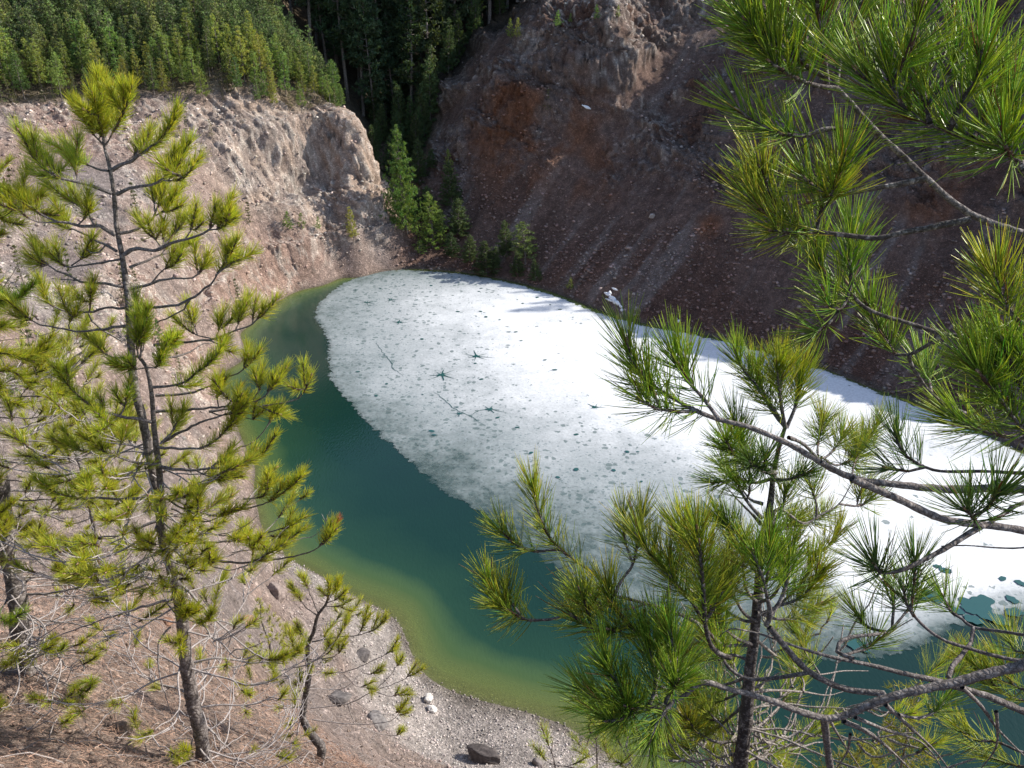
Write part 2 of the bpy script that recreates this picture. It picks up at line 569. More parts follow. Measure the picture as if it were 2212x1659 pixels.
# rills running down the scree
qc = (X - Y) / 1.414; pc = (X + Y) / 1.414
rill = fbm(qc + .5 * _n2, pc / 9, 0 * X, 1.5, 3, 61)
disp += rightm * onland * (1 - rock * .7) * rill * .24 * sstep(1, 5, dsh)
ql = fbm(Y * .9 + X * .35 + .6 * _n2, X / 8, 0 * X, 1.6, 3, 71)
disp += (1 - rightm) * onland * (1 - rock * .7) * ql * .22 * sstep(1, 5, dsh) * sstep(30, 50, RR)
grit = fbm(X, Y, Z, .5, 2, 81)
disp += onland * grit * .05 * sstep(30, 50, RR) + onland * _n2 * .16 * sstep(16, 40, RR) + onland * fbm(X, Y, Z, .35, 3, 91) * .05 * (1 - sstep(20, 40, RR))
disp += nearrock * (fbm(X, Y, Z, 1.6, 4, 95, True, .6)) * .38
disp += (1 - onland) * _n2 * .08
fade = sstep(-1.0, 2.2, dsh)
disp *= np.where(dsh < 2.2, .12 + .88 * fade, 1)
PX = X + NRM[..., 0] * disp; PY = Y + NRM[..., 1] * disp; PZ = Z + NRM[..., 2] * disp
PZ = np.where((dsh > .3) & (PZ < .03), .03 + 0 * PZ, PZ)

# ledges of the left wall: a low cliff above the water, a bench, and the crag under the brow
lw = (1 - rightm) * sstep(66, 76, RR) * onland
wob = .9 * _n1 + .5 * _n2
led = lw * (1.15 * np.exp(-((Z + wob - 3.7) / 1.1) ** 2) - .95 * np.exp(-((Z + wob - 6.1) / 1.2) ** 2))
led += np.clip(cragL * 1.2, 0, 1) * onland * (1.3 * np.exp(-((Z + wob - 14.6) / 1.6) ** 2) - 1.3 * np.exp(-((Z + wob - 10.3) / 1.5) ** 2))
led += rightm * cragR * (.8 * np.sin((Z + .22 * (X - Y) + 2.0 * _n1) * .95))
PZ = PZ + np.clip(led, -2, 2) * sstep(.6, 2.5, dsh)

# ground colours (what each kind of ground is made of)
lum = fbm(PX, PY, PZ, 1.2, 4, 101)


def colmix(c, col, m):
    return c * (1 - m[..., None]) + np.asarray(col) * m[..., None]


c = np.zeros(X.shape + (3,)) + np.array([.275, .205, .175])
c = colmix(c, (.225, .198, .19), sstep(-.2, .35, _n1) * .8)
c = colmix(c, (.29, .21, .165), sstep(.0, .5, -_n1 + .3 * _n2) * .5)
c = colmix(c, (.20, .175, .17), cragM * sstep(-.2, .5, blk) * .55)
c = colmix(c, (.36, .26, .21), cragM * sstep(.1, .6, rid) * .5)
c = colmix(c, (.40, .30, .235), cragL * .75)
c = colmix(c, (.235, .215, .21), np.clip(blob(560, 360, 93, 6.5, .6) + blob(610, 400, 94, 4), 0, 1) * .5)
c = colmix(c, (.34, .22, .17), cragL2 * .55)
c = colmix(c, (.55, .49, .43), np.clip(rock * (sstep(.45, .75, rid2) * .6 + sstep(.55, .8, stria) * .35), 0, 1))
c = colmix(c, (.50, .37, .28), np.clip(cragL * sstep(.0, .5, _n2) * .5, 0, 1))
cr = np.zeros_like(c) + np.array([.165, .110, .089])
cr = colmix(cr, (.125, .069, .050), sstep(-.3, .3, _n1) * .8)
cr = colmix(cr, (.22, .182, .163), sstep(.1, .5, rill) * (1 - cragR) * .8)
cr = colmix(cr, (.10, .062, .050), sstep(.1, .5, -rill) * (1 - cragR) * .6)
cr = colmix(cr, (.20, .158, .138), cragR * sstep(.1, .6, rid) * .8)
cr = colmix(cr, (.42, .37, .33), np.clip(cragR * sstep(.5, .8, rid2) * sstep(.1, .4, _n3 + .2) * .9, 0, 1))
cr = colmix(cr, (.20, .085, .042), np.clip((blob(1190, 330, 103, 7.5, .5, 1.2) + blob(1110, 290, 106, 5, .5) + blob(1410, 505, 92, 2.6, .4) + blob(1530, 505, 86, 2, .4) + blob(1290, 400, 96, 4, .6) * .5 + blob(2050, 480, 76, 4)) * sstep(-.35, .25, _n2 + .5 * rill), 0, 1) * .8)
cr = colmix(cr, (.45, .40, .36), np.clip(blob(1175, 140, 106, 3.5, .4) * sstep(.0, .3, rid2), 0, 1))
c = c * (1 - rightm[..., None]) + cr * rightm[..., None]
# plateau with dry grass and litter, forest floor
c = colmix(c, (.13, .105, .062), plat * .8)
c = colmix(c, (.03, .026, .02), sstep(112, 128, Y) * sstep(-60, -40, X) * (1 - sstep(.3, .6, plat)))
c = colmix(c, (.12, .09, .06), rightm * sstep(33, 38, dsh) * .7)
# near litter slope
lit = (1 - sstep(11.5, 17, RR + 2.5 * _n2)) * sstep(8, 12, PZ)
c = colmix(c, (.29, .22, .182), lit * .9)
c = colmix(c, (.27, .22, .195), (1 - rightm) * nearrock * .7)
c = colmix(c, (.30, .16, .10), (1 - rightm) * nearrock * sstep(.2, .5, _n1) * .6)
c = colmix(c, (.36, .32, .295), (1 - rightm) * sstep(4, 1.4, Z) * (1 - sstep(36, 42, RR)) * .9)
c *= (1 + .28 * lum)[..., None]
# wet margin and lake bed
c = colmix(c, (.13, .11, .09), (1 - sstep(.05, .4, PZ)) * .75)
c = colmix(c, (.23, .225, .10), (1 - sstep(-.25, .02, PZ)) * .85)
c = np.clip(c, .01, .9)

gcol = c.reshape(-1, 3).copy()
mbT = MB()
nA, nR = X.shape
ii, jj = np.meshgrid(np.arange(nA - 1), np.arange(nR - 1), indexing='ij')
q = np.stack([ii * nR + jj, ii * nR + jj + 1, (ii + 1) * nR + jj + 1, (ii + 1) * nR + jj], -1).reshape(-1, 4)
q = q[:, ::-1]
V3 = np.stack([PX, PY, PZ], -1)
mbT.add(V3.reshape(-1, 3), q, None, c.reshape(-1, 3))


def ground_mat():
    m, t = mat_new('quarry_ground')
    at = N(t, 'ShaderNodeAttribute', attribute_name='col')
    tc = N(t, 'ShaderNodeTexCoord'); P = tc.outputs['Object']
    v1 = N(t, 'ShaderNodeTexVoronoi'); v1.inputs['Scale'].default_value = 8; t.links.new(P, v1.inputs['Vector'])
    v2 = N(t, 'ShaderNodeTexVoronoi'); v2.inputs['Scale'].default_value = 26; t.links.new(P, v2.inputs['Vector'])
    n1 = N(t, 'ShaderNodeTexNoise'); n1.inputs['Scale'].default_value = 1.4; n1.inputs['Detail'].default_value = 9; n1.inputs['Roughness'].default_value = .72
    t.links.new(P, n1.inputs[0])
    sp1 = N(t, 'ShaderNodeSeparateColor'); t.links.new(v1.outputs['Color'], sp1.inputs[0])
    sp2 = N(t, 'ShaderNodeSeparateColor'); t.links.new(v2.outputs['Color'], sp2.inputs[0])
    g1 = ramp(t, sp1.outputs[0], [(0.0, .75), (.6, .98), (.88, 1.15), (.98, 1.8)])
    g2 = ramp(t, sp2.outputs[0], [(0.0, .7), (.6, 1.0), (.9, 1.2), (.98, 1.7)])
    c = mixc(t, at.outputs['Color'], g1, .75, 'MULTIPLY')
    c = mixc(t, c, g2, .75, 'MULTIPLY')
    c = mixc(t, c, ramp(t, n1.outputs[0], [(.3, .55), (.5, .95), (.72, 1.5)]), .9, 'MULTIPLY')
    p = N(t, 'ShaderNodeBsdfPrincipled'); p.inputs['Roughness'].default_value = .93; p.inputs['Specular IOR Level'].default_value = .15
    t.links.new(c, p.inputs['Base Color'])
    h = mth(t, 'ADD', mth(t, 'MULTIPLY', n1.outputs[0], .35), mth(t, 'MULTIPLY', v1.outputs['Distance'], -.10))
    h = mth(t, 'ADD', h, mth(t, 'MULTIPLY', v2.outputs['Distance'], -.05))
    bp = N(t, 'ShaderNodeBump'); bp.inputs['Strength'].default_value = 1.0; bp.inputs['Distance'].default_value = .8
    t.links.new(h, bp.inputs['Height']); t.links.new(bp.outputs[0], p.inputs['Normal'])
    o = N(t, 'ShaderNodeOutputMaterial'); t.links.new(p.outputs[0], o.inputs[0])
    return m


M_GROUND = ground_mat()
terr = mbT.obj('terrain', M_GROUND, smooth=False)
tag(terr, kind='structure')

VX = V3.reshape(-1, 3)
# picture coordinates of every ground vertex (used to find where a thing stands)
_dx = VX[:, 0]; _dy = VX[:, 1]; _dz = VX[:, 2] - CAM_H
_dep = _dy * CP - _dz * SP
_up = _dy * SP + _dz * CP
with np.errstate(divide='ignore', invalid='ignore'):
    VU = np.where(_dep > .1, 1106 + FPX * _dx / _dep, -9999)
    VV = np.where(_dep > .1, 829.5 - FPX * _up / _dep, -9999)


def ground_px(u, v, r=6, far=False):
    while True:
        k = np.where((abs(VU - u) < r) & (abs(VV - v) < r))[0]
        if len(k): break
        r *= 1.6
    return VX[k[np.argmax(_dep[k])] if far else k[np.argmin(_dep[k])]].copy()


GXc, GYc = VX[:, 0], VX[:, 1]


def ground_xy(x, y):
    k = np.argmin((GXc - x) ** 2 + (GYc - y) ** 2)
    return VX[k].copy()


# ------------------------------------------------------------ water
mw, t = mat_new('lake_water')
at = N(t, 'ShaderNodeAttribute', attribute_name='col')
sp = N(t, 'ShaderNodeSeparateColor'); t.links.new(at.outputs['Color'], sp.inputs[0])
dep = sp.outputs[0]   # depth of water / 8 m
tc = N(t, 'ShaderNodeTexCoord')
n0 = N(t, 'ShaderNodeTexNoise'); n0.inputs['Scale'].default_value = .35; n0.inputs['Detail'].default_value = 3; t.links.new(tc.outputs['Object'], n0.inputs[0])
dn = mth(t, 'MULTIPLY', dep, mth(t, 'ADD', mth(t, 'MULTIPLY', n0.outputs[0], .5), .75))
colr = ramp(t, dn, [(.0, (.18, .19, .08)), (.05, (.155, .20, .065)), (.125, (.065, .115, .042)), (.25, (.016, .052, .031)), (.55, (.007, .033, .025)), (.9, (.006, .027, .024))])
p = N(t, 'ShaderNodeBsdfPrincipled'); p.inputs['Roughness'].default_value = .05; p.inputs['IOR'].default_value = 1.33
t.links.new(colr, p.inputs['Base Color'])
mp = N(t, 'ShaderNodeMapping'); mp.inputs['Rotation'].default_value = (0, 0, R(35)); mp.inputs['Scale'].default_value = (1, .35, 1)
t.links.new(tc.outputs['Object'], mp.inputs[0])
n2 = N(t, 'ShaderNodeTexNoise'); n2.inputs['Scale'].default_value = 7; n2.inputs['Detail'].default_value = 3; t.links.new(mp.outputs[0], n2.inputs[0])
bp = N(t, 'ShaderNodeBump'); bp.inputs['Strength'].default_value = .22; bp.inputs['Distance'].default_value = .05
t.links.new(n2.outputs[0], bp.inputs['Height']); t.links.new(bp.outputs[0], p.inputs['Normal'])
tr = N(t, 'ShaderNodeBsdfTransparent'); tr.inputs[0].default_value = (.78, .85, .62, 1)
mx = N(t, 'ShaderNodeMixShader')
t.links.new(ramp(t, dn, [(0.0, .30), (.05, .6), (.16, .97), (.22, 1.0)]), mx.inputs[0])
t.links.new(tr.outputs[0], mx.inputs[1]); t.links.new(p.outputs[0], mx.inputs[2])
o = N(t, 'ShaderNodeOutputMaterial'); t.links.new(mx.outputs[0], o.inputs[0])

gx = np.arange(-34, 60, .5); gy = np.arange(6, 99, .5)
WX, WY = np.meshgrid(gx, gy, indexing='ij')
bed = base_h(WX, WY)
sdw = seg_dist(WX.ravel(), WY.ravel(), SHP[::3]).reshape(WX.shape)
ok = sdw > -1.6
depth = np.clip(-bed, 0, 8) / 8
mb = MB()
vid = np.arange(WX.size).reshape(WX.shape)
qk = ok[:-1, :-1] & ok[1:, :-1] & ok[1:, 1:] & ok[:-1, 1:]
q = np.stack([vid[:-1, :-1], vid[1:, :-1], vid[1:, 1:], vid[:-1, 1:]], -1)[qk]
used = np.unique(q); remap = -np.ones(WX.size, int); remap[used] = np.arange(len(used))
vv = np.stack([WX.ravel(), WY.ravel(), np.zeros(WX.size)], -1)[used]
dd = depth.ravel()[used]
mb.add(vv, remap[q], None, np.stack([dd, dd, dd], -1))
tag(mb.obj('water', mw, smooth=True), kind='structure')

# ------------------------------------------------------------ ice sheet
ice_px = [(870, 583), (800, 589), (745, 612), (694, 652), (682, 690), (708, 730), (710, 780), (722, 828), (768, 885), (795, 915), (850, 965), (890, 1003),
          (955, 1058), (1010, 1090), (1052, 1112), (1130, 1180), (1250, 1255), (1400, 1330), (1640, 1400), (1850, 1425), (1990, 1395), (2080, 1350), (2212, 1330), (2450, 1260)]
IP = [at_z(u, v)[:2] for u, v in ice_px]
IP += [np.array(p) for p in ((48, 27), (47.5, 33))]
IP += [at_z(u, v)[:2] + np.array([-.12, -.12]) for u, v in [(2212, 980), (2050, 900), (1900, 848), (1780, 800), (1640, 757), (1500, 723), (1400, 705), (1300, 678), (1190, 636), (1080, 606), (980, 590)]]
IP = resample(np.c_[np.array(IP + [IP[0]]), np.zeros(len(IP) + 1)], .5)[:, :2]
st = .33
gx = np.arange(-24, 49, st); gy = np.arange(24, 95, st)
WX, WY = np.meshgrid(gx, gy, indexing='ij')
sdi = seg_dist(WX.ravel(), WY.ravel(), IP[::2]).reshape(WX.shape)
nfree = len(ice_px)
FREE = np.array([at_z(u, v)[:2] for u, v in ice_px])
dfree = np.full(WX.shape, 1e9)
for a, b in zip(FREE[:-1], FREE[1:]):
    vv_ = b - a; tt = np.clip(((WX - a[0]) * vv_[0] + (WY - a[1]) * vv_[1]) / (vv_ @ vv_), 0, 1)
    dfree = np.minimum(dfree, np.hypot(WX - a[0] - tt * vv_[0], WY - a[1] - tt * vv_[1]))
ok = sdi > -.45
mb = MB()
vid = np.arange(WX.size).reshape(WX.shape)
qk = ok[:-1, :-1] & ok[1:, :-1] & ok[1:, 1:] & ok[:-1, 1:]
q = np.stack([vid[:-1, :-1], vid[1:, :-1], vid[1:, 1:], vid[:-1, 1:]], -1)[qk]
used = np.unique(q); remap = -np.ones(WX.size, int); remap[used] = np.arange(len(used))
zz = .035 + .012 * fbm(WX, WY, 0 * WX, 1.5, 2, 7)
vv = np.stack([WX, WY, zz], -1).reshape(-1, 3)[used]
# near part of the free edge is thinner and greyer; thickness grows into the sheet
nearw = 1 - sstep(38, 62, WY + .15 * WX)
rightw = sstep(13, 20, WX) * (1 - sstep(44, 52, WY))
thick = np.clip(.20 * (1 - nearw) + dfree / ((23.0 + 5 * nearw) * (1 - rightw) + 3.0 * rightw), 0, 1) ** .9
cc = np.stack([np.clip(sdi + .5, 0, 4) / 4, thick, np.clip((WY - 24) / 70, 0, 1)], -1).reshape(-1, 3)[used]
mb.add(vv, remap[q], None, cc)
mi, t = mat_new('lake_ice')
at = N(t, 'ShaderNodeAttribute', attribute_name='col')
sp = N(t, 'ShaderNodeSeparateColor'); t.links.new(at.outputs['Color'], sp.inputs[0])
edge, thk = sp.outputs[0], sp.outputs[1]
tc = N(t, 'ShaderNodeTexCoord'); P = tc.outputs['Object']


def nz(scale, detail=3, rough=.5):
    k = N(t, 'ShaderNodeTexNoise'); k.inputs['Scale'].default_value = scale; k.inputs['Detail'].default_value = detail; k.inputs['Roughness'].default_value = rough
    t.links.new(P, k.inputs[0]); return k.outputs[0]


nb, nm, nf = nz(.16, 4), nz(.9, 5, .6), nz(5, 4, .6)
# slightly warped coordinates so pits are not round
wv = N(t, 'ShaderNodeVectorMath', operation='MULTIPLY_ADD')
nc = N(t, 'ShaderNodeTexNoise'); nc.inputs['Scale'].default_value = 2.2; nc.inputs['Detail'].default_value = 2; t.links.new(P, nc.inputs[0])
t.links.new(nc.outputs[1], wv.inputs[0]); wv.inputs[1].default_value = (.5, .5, .5); t.links.new(P, wv.inputs[2])
v1 = N(t, 'ShaderNodeTexVoronoi'); v1.inputs['Scale'].default_value = 2.1; v1.inputs['Randomness'].default_value = .9; t.links.new(wv.outputs[0], v1.inputs['Vector'])
v2 = N(t, 'ShaderNodeTexVoronoi'); v2.inputs['Scale'].default_value = 4.6; t.links.new(wv.outputs[0], v2.inputs['Vector'])
s1 = N(t, 'ShaderNodeSeparateColor'); t.links.new(v1.outputs['Color'], s1.inputs[0])
s2 = N(t, 'ShaderNodeSeparateColor'); t.links.new(v2.outputs['Color'], s2.inputs[0])
# thickness with noise
T = mth(t, 'ADD', thk, mth(t, 'MULTIPLY', mth(t, 'SUBTRACT', nb, .5), .55))
T = mth(t, 'ADD', T, mth(t, 'MULTIPLY', mth(t, 'SUBTRACT', nm, .5), .38))
body = ramp(t, T, [(-0.0, (.10, .155, .155)), (.12, (.18, .23, .23)), (.33, (.30, .34, .35)), (.62, (.44, .47, .485)), (.97, (.80, .82, .84))])
# pits: more and darker where thin
pr1 = mth(t, 'MULTIPLY', mth(t, 'LESS_THAN', v1.outputs['Distance'], mth(t, 'MULTIPLY', s1.outputs[0], .50)), mth(t, 'LESS_THAN', s1.outputs[1], mth(t, 'SUBTRACT', 1.08, mth(t, 'MULTIPLY', T, 1.08))))
pr2 = mth(t, 'MULTIPLY', mth(t, 'LESS_THAN', v2.outputs['Distance'], mth(t, 'MULTIPLY', s2.outputs[0], .50)), mth(t, 'LESS_THAN', s2.outputs[1], mth(t, 'SUBTRACT', 1.0, mth(t, 'MULTIPLY', T, 1.04))))
c = mixc(t, body, (.11, .16, .16), mth(t, 'MULTIPLY', pr1, .74))
c = mixc(t, c, (.13, .18, .19), mth(t, 'MULTIPLY', pr2, .6))
c = mixc(t, c, ramp(t, nf, [(.3, .78), (.7, 1.08)]), .9, 'MULTIPLY')
pp = N(t, 'ShaderNodeBsdfPrincipled'); pp.inputs['Roughness'].default_value = .5; pp.inputs['IOR'].default_value = 1.31
t.links.new(c, pp.inputs['Base Color'])
bp = N(t, 'ShaderNodeBump'); bp.inputs['Strength'].default_value = .35; bp.inputs['Distance'].default_value = .12
t.links.new(mth(t, 'SUBTRACT', mth(t, 'ADD', nm, mth(t, 'MULTIPLY', nf, .25)), mth(t, 'MULTIPLY', pr1, .2)), bp.inputs['Height']); t.links.new(bp.outputs[0], pp.inputs['Normal'])
tr = N(t, 'ShaderNodeBsdfTransparent')
mx = N(t, 'ShaderNodeMixShader')
ed = mth(t, 'ADD', mth(t, 'MULTIPLY', edge, 4.0), mth(t, 'MULTIPLY', mth(t, 'SUBTRACT', nz(1.1, 6, .7), .5), 2.2))
alpha = ramp(t, mth(t, 'SUBTRACT', ed, .45), [(0.0, 0.0), (.12, .7), (.6, .97)])
alpha = mth(t, 'MULTIPLY', alpha, ramp(t, mth(t, 'ADD', T, mth(t, 'MULTIPLY', mth(t, 'SUBTRACT', nz(2.4, 4, .6), .5), .35)), [(.0, .35), (.22, .85), (.4, 1.0)]))
t.links.new(alpha, mx.inputs[0]); t.links.new(tr.outputs[0], mx.inputs[1]); t.links.new(pp.outputs[0], mx.inputs[2])
o = N(t, 'ShaderNodeOutputMaterial'); t.links.new(mx.outputs[0], o.inputs[0])
ice = mb.obj('ice_sheet', mi, smooth=True)
tag(ice, 'white rotting ice sheet pitted with melt holes, covering most of the green lake', 'ice sheet')

# melt holes in the ice: star shaped ones with cracks, and small round ones
mh, t = mat_new('melt_hole_water')
p = N(t, 'ShaderNodeBsdfPrincipled'); p.inputs['Base Color'].default_value = (.03, .095, .095, 1); p.inputs['Roughness'].default_value = .12; p.inputs['IOR'].default_value = 1.33
o = N(t, 'ShaderNodeOutputMaterial'); t.links.new(p.outputs[0], o.inputs[0])
rng = np.random.default_rng(5)
stars = [(368, 286, .8), (516, 270, .75), (568, 408, .9), (1043, 618, 1.1), (830, 733, 1.15), (1125, 945, .9), (925, 932, .35), (940, 972, .6), (1775, 932, .8)]
rounds = [(600, 177), (450, 199), (765, 182), (760, 221), (712, 222), (515, 231), (295, 210), (1070, 341), (1103, 375), (1187, 393), (1287, 468), (1320, 522),
          (930, 343), (1060, 480), (708, 512), (1037, 662), (1075, 760), (1073, 199), (1040, 177), (1060, 219), (1297, 268), (1640, 378), (1330, 292), (1467, 641), (1528, 702),
          (712, 854), (425, 863), (490, 789), (1382, 1214), (1660, 1101), (1297, 1057), (783, 1104), (1547, 1365), (1892, 1322), (2062, 1392), (1175, 997), (312, 714), (2040, 1208),
          (768, 1080), (1975, 1208), (1660, 1317), (875, 107), (530, 113), (1150, 215), (1180, 240), (1240, 222), (1500, 300), (1420, 255), (1690, 415), (1560, 330)]
for k, (x, y, s) in enumerate(stars + [(x, y, 0) for x, y in rounds] + [(2211 + x, y, -1) for x, y in ()]):
    (u, v), = C(5, [(x, y)])
    c0 = at_z(u, v, .06)
    mbh = MB()
    m_ = 72 if s else 14
    a = np.linspace(0, 2 * math.pi, m_, endpoint=False)
    if s:
        r = .24 * s * (1 + .25 * np.sin(3 * a + k) + .15 * np.sin(5 * a + 2 * k))
        nsp = rng.integers(6, 9)
        for j in range(nsp):
            a0 = 2 * math.pi * (j + rng.uniform(-.3, .3)) / nsp
            dl = np.abs((a - a0 + math.pi) % (2 * math.pi) - math.pi)
            r = r + s * rng.uniform(.4, 1.5) * np.clip(1 - dl / .13, 0, 1) ** 2.0
    else:
        r = rng.uniform(.07, .18) * (1 + .2 * np.sin(2 * a + k))
    zh_ = .0585 + .0002 * k
    P_ = np.stack([c0[0] + r * np.cos(a) * 1.25, c0[1] + r * np.sin(a), np.full(m_, zh_)], -1)
    mbh.add(np.vstack([[c0[0], c0[1], zh_], P_]), None, [(0, i + 1, (i + 1) % m_ + 1) for i in range(m_)])
    mbh.obj('melt_hole', mh, ice)
for pts_ in ([(420, 530), (455, 580), (490, 620), (515, 655), (525, 690), (545, 705), (590, 740)], [(780, 830), (850, 890), (900, 935), (1000, 985), (1080, 1040)], [(250, 262), (300, 268), (370, 284), (430, 300)], [(1000, 985), (1060, 955), (1125, 945), (1240, 970)], [(385, 170), (420, 140), (470, 128)]):
    P_ = resample(np.array([at_z(u, v, .06) for u, v in C(5, pts_)]), .35)
    P_[:, :2] += rng.normal(0, .05, (len(P_), 2))
    T_ = norm(np.gradient(P_, axis=0)); W_ = np.stack([-T_[:, 1], T_[:, 0], 0 * T_[:, 0]], -1) * (.022 * (1 - np.linspace(-1, 1, len(P_)) ** 4) + .004)[:, None]
    P_[:, 2] = .057; n_ = len(P_); mbh = MB()
    mbh.add(np.vstack([P_ - W_, P_ + W_]), [(i, i + 1, n_ + i + 1, n_ + i) for i in range(n_ - 1)])
    mbh.obj('crack', mh, ice)
# big dark melt pools near the front right edge of the ice
for kp_, (x, y, r0) in enumerate([(1730, 440, .28), (1680, 415, .2), (2190, 517, .25), (2080, 490, .2), (2140, 620, .3), (1955, 630, .55), (1870, 645, .45), (1960, 690, .55), (2045, 740, .5), (1800, 690, .3), (1190, 905, .5), (1650, 600, .5),
                (1870, 680, .35), (1590, 600, .4), (2150, 700, .4), (1900, 745, .4)]):
    (u, v), = C(9, [(x, y)])
    zh_ = .074 + .002 * kp_
    c0 = at_z(u, v, .06)
    a = np.linspace(0, 2 * math.pi, 20, endpoint=False)
    r = r0 * (1 + .2 * np.sin(2 * a + x) + .12 * np.sin(5 * a + y))
    mbh = MB()
    mbh.add(np.vstack([[c0[0], c0[1], zh_], np.stack([c0[0] + r * np.cos(a), c0[1] + r * np.sin(a), np.full(20, zh_)], -1)]), None, [(0, i + 1, (i + 1) % 20 + 1) for i in range(20)])
    mbh.obj('melt_hole', mh, ice)

# ------------------------------------------------------------ snow patches on the shaded shore
ms, t = mat_new('old_snow')
tc = N(t, 'ShaderNodeTexCoord')
k = N(t, 'ShaderNodeTexNoise'); k.inputs['Scale'].default_value = 4; t.links.new(tc.outputs['Object'], k.inputs[0])
p = N(t, 'ShaderNodeBsdfPrincipled'); p.inputs['Roughness'].default_value = .6
t.links.new(ramp(t, k.outputs[0], [(.3, (.80, .81, .84)), (.7, (.93, .93, .94))]), p.inputs['Base Color'])
o = N(t, 'ShaderNodeOutputMaterial'); t.links.new(p.outputs[0], o.inputs[0])


def snow(name, pxs, label):
    c0 = ground_px(*pxs[0][:2])
    mb = MB()
    for i, (u, v, w_) in enumerate(pxs):
        g = ground_px(u, v)
        g2 = ground_px(u + w_ * .8, v + w_ * .35)
        n_ = 7
        ax = g2 - g
        L_ = np.linspace(0, 1, n_)
        pts = g + ax * L_[:, None] + np.array([0, 0, .03])
        ra = np.sin(np.linspace(.25, math.pi - .25, n_)) * (.12 + .06 * ((i * 7) % 3))
        tube(mb, pts, ra, 8, .5, (1, 1, 1), rs=.2, seed=i)
    ob = mb.obj(name, ms, smooth=True, loc=c0)
    return tag(ob, label, 'snow patch')


snow('snow_patch', [(1318, 618, 14), (1300, 630, 20), (1312, 638, 18), (1302, 640, 24), (1325, 650, 14), (1318, 645, 20), (1332, 658, 10), (1335, 664, 8), (1308, 628, 10)], 'long ragged streak of white snow left on the brown slope above the far shore')
snow('snow_patch', [(1456, 684, 5), (1458, 689, 6)], 'tiny speck of snow low on the scree, right of the long snow streak')
snow('snow_patch', [(1252, 227, 16), (1262, 229, 12)], 'small white patch high on the red-brown right face')

# ------------------------------------------------------------ stones
_ico = None


def stone_arr():
    """low poly rough stone templates"""
    out = []
    import bmesh
    for s in range(6):
        bm = bmesh.new()
        bmesh.ops.create_icosphere(bm, subdivisions=1, radius=1)
        r = np.random.default_rng(s)
        V = np.array([v.co[:] for v in bm.verts])
        V = V * (1 + r.uniform(-.28, .28, (len(V), 1)))
        for _ in range(5):
            nn_ = r.normal(size=3); nn_ /= np.linalg.norm(nn_); hh_ = V @ nn_; dd_ = r.uniform(.35, .7)
            V = V - np.where(hh_ > dd_, hh_ - dd_, 0)[:, None] * nn_
        V *= np.array([1, r.uniform(.6, .9), r.uniform(.4, .75)])
        F = np.array([[v.index for v in f.verts] for f in bm.faces])
        out.append((V, F)); bm.free()
    return out


ST = stone_arr()


def scatter_stones(idx, smin, smax, colfn, rng, name, zoff=.2, power=3.0):
    mb = MB()
    for tmpl in range(6):
        k = idx[tmpl::6]
        if not len(k): continue
        V, F = ST[tmpl]
        pos = VX[k] + rng.normal(0, .06, (len(k), 3)) * np.array([1, 1, 0])
        sc = smin + (smax - smin) * rng.random(len(k)) ** power
        a = rng.uniform(0, 2 * math.pi, len(k)); b = rng.uniform(-.6, .6, len(k))
        ca, sa, cb, sb = np.cos(a), np.sin(a), np.cos(b), np.sin(b)
        X_ = V[None, :, 0] * ca[:, None] - V[None, :, 1] * sa[:, None]
        Y_ = V[None, :, 0] * sa[:, None] + V[None, :, 1] * ca[:, None]
        Z_ = V[None, :, 2] * np.ones_like(X_)
        Y2 = Y_ * cb[:, None] - Z_ * sb[:, None]; Z2 = Y_ * sb[:, None] + Z_ * cb[:, None]
        W_ = np.stack([X_, Y2, Z2], -1) * sc[:, None, None] + pos[:, None] + np.array([0, 0, 1]) * (zoff * sc)[:, None, None]
        cc = colfn(k, rng)
        f = (np.arange(len(k))[:, None, None] * len(V) + F[None]).reshape(-1, 3)
        mb.add(W_.reshape(-1, 3), None, f, np.repeat(cc[:, None], len(V), 1).reshape(-1, 3))
    return mb.obj(name, M_STONE)


rng = np.random.default_rng(11)
cellA = (np.gradient(np.radians(ang))[:, None] * RR * np.gradient(rad)[None]).ravel()
rm = rightm.ravel(); lnd = (dsh.ravel() > .15); RRf = RR.ravel(); vis = (VU > -60) & (VU < 2270) & (VV > -20) & (VV < 1700)


def pick(wgt, n):
    wgt = wgt / wgt.sum()
    return rng.choice(len(wgt), n, p=wgt)


def sc_col(lo, hi, warm):
    def f(k, rng):
        b = rng.uniform(lo, hi, (len(k), 1))
        base = gcol[k] * 1.1 + .03
        return np.clip(base * b * (1 + rng.uniform(-warm, warm, (len(k), 3)) * np.array([1, .5, .3])), .02, .8)
    return f


k = pick(cellA * vis * lnd * (rm > .5) * (RRf > 45) * (RRf < 125) * (1.2 - np.clip(cragR.ravel(), 0, 1) * .8) * (.2 + (_n1.ravel() > -.1)), 11000)
tag(scatter_stones(k, .05, .30, sc_col(.8, 1.9, .08), rng, 'scree_stones'), 'loose grey and brown stones strewn over the shaded right slope', 'scree', kind='stuff')
k = pick(cellA * vis * lnd * (rm < .5) * (RRf > 40) * (RRf < 110) * (SL.ravel() > .3), 5500)
tag(scatter_stones(k, .05, .30, sc_col(.8, 1.6, .08), rng, 'scree_stones'), 'loose pale stones strewn over the sunlit left slope', 'scree', kind='stuff')
k = pick(cellA * vis * (dsh.ravel() > -.6) * (rm < .5) * (RRf > 18) * (RRf < 42) * (PZ.ravel() < 6), 14000)
tag(scatter_stones(k, .012, .085, sc_col(.75, 1.6, .06), rng, 'shore_gravel', power=3.5), 'pale gravel and cobbles covering the small near beach', 'gravel', kind='stuff')
k = pick(cellA * vis * lnd * (RRf > 6) * (RRf < 20) * (rm < .5), 4200)
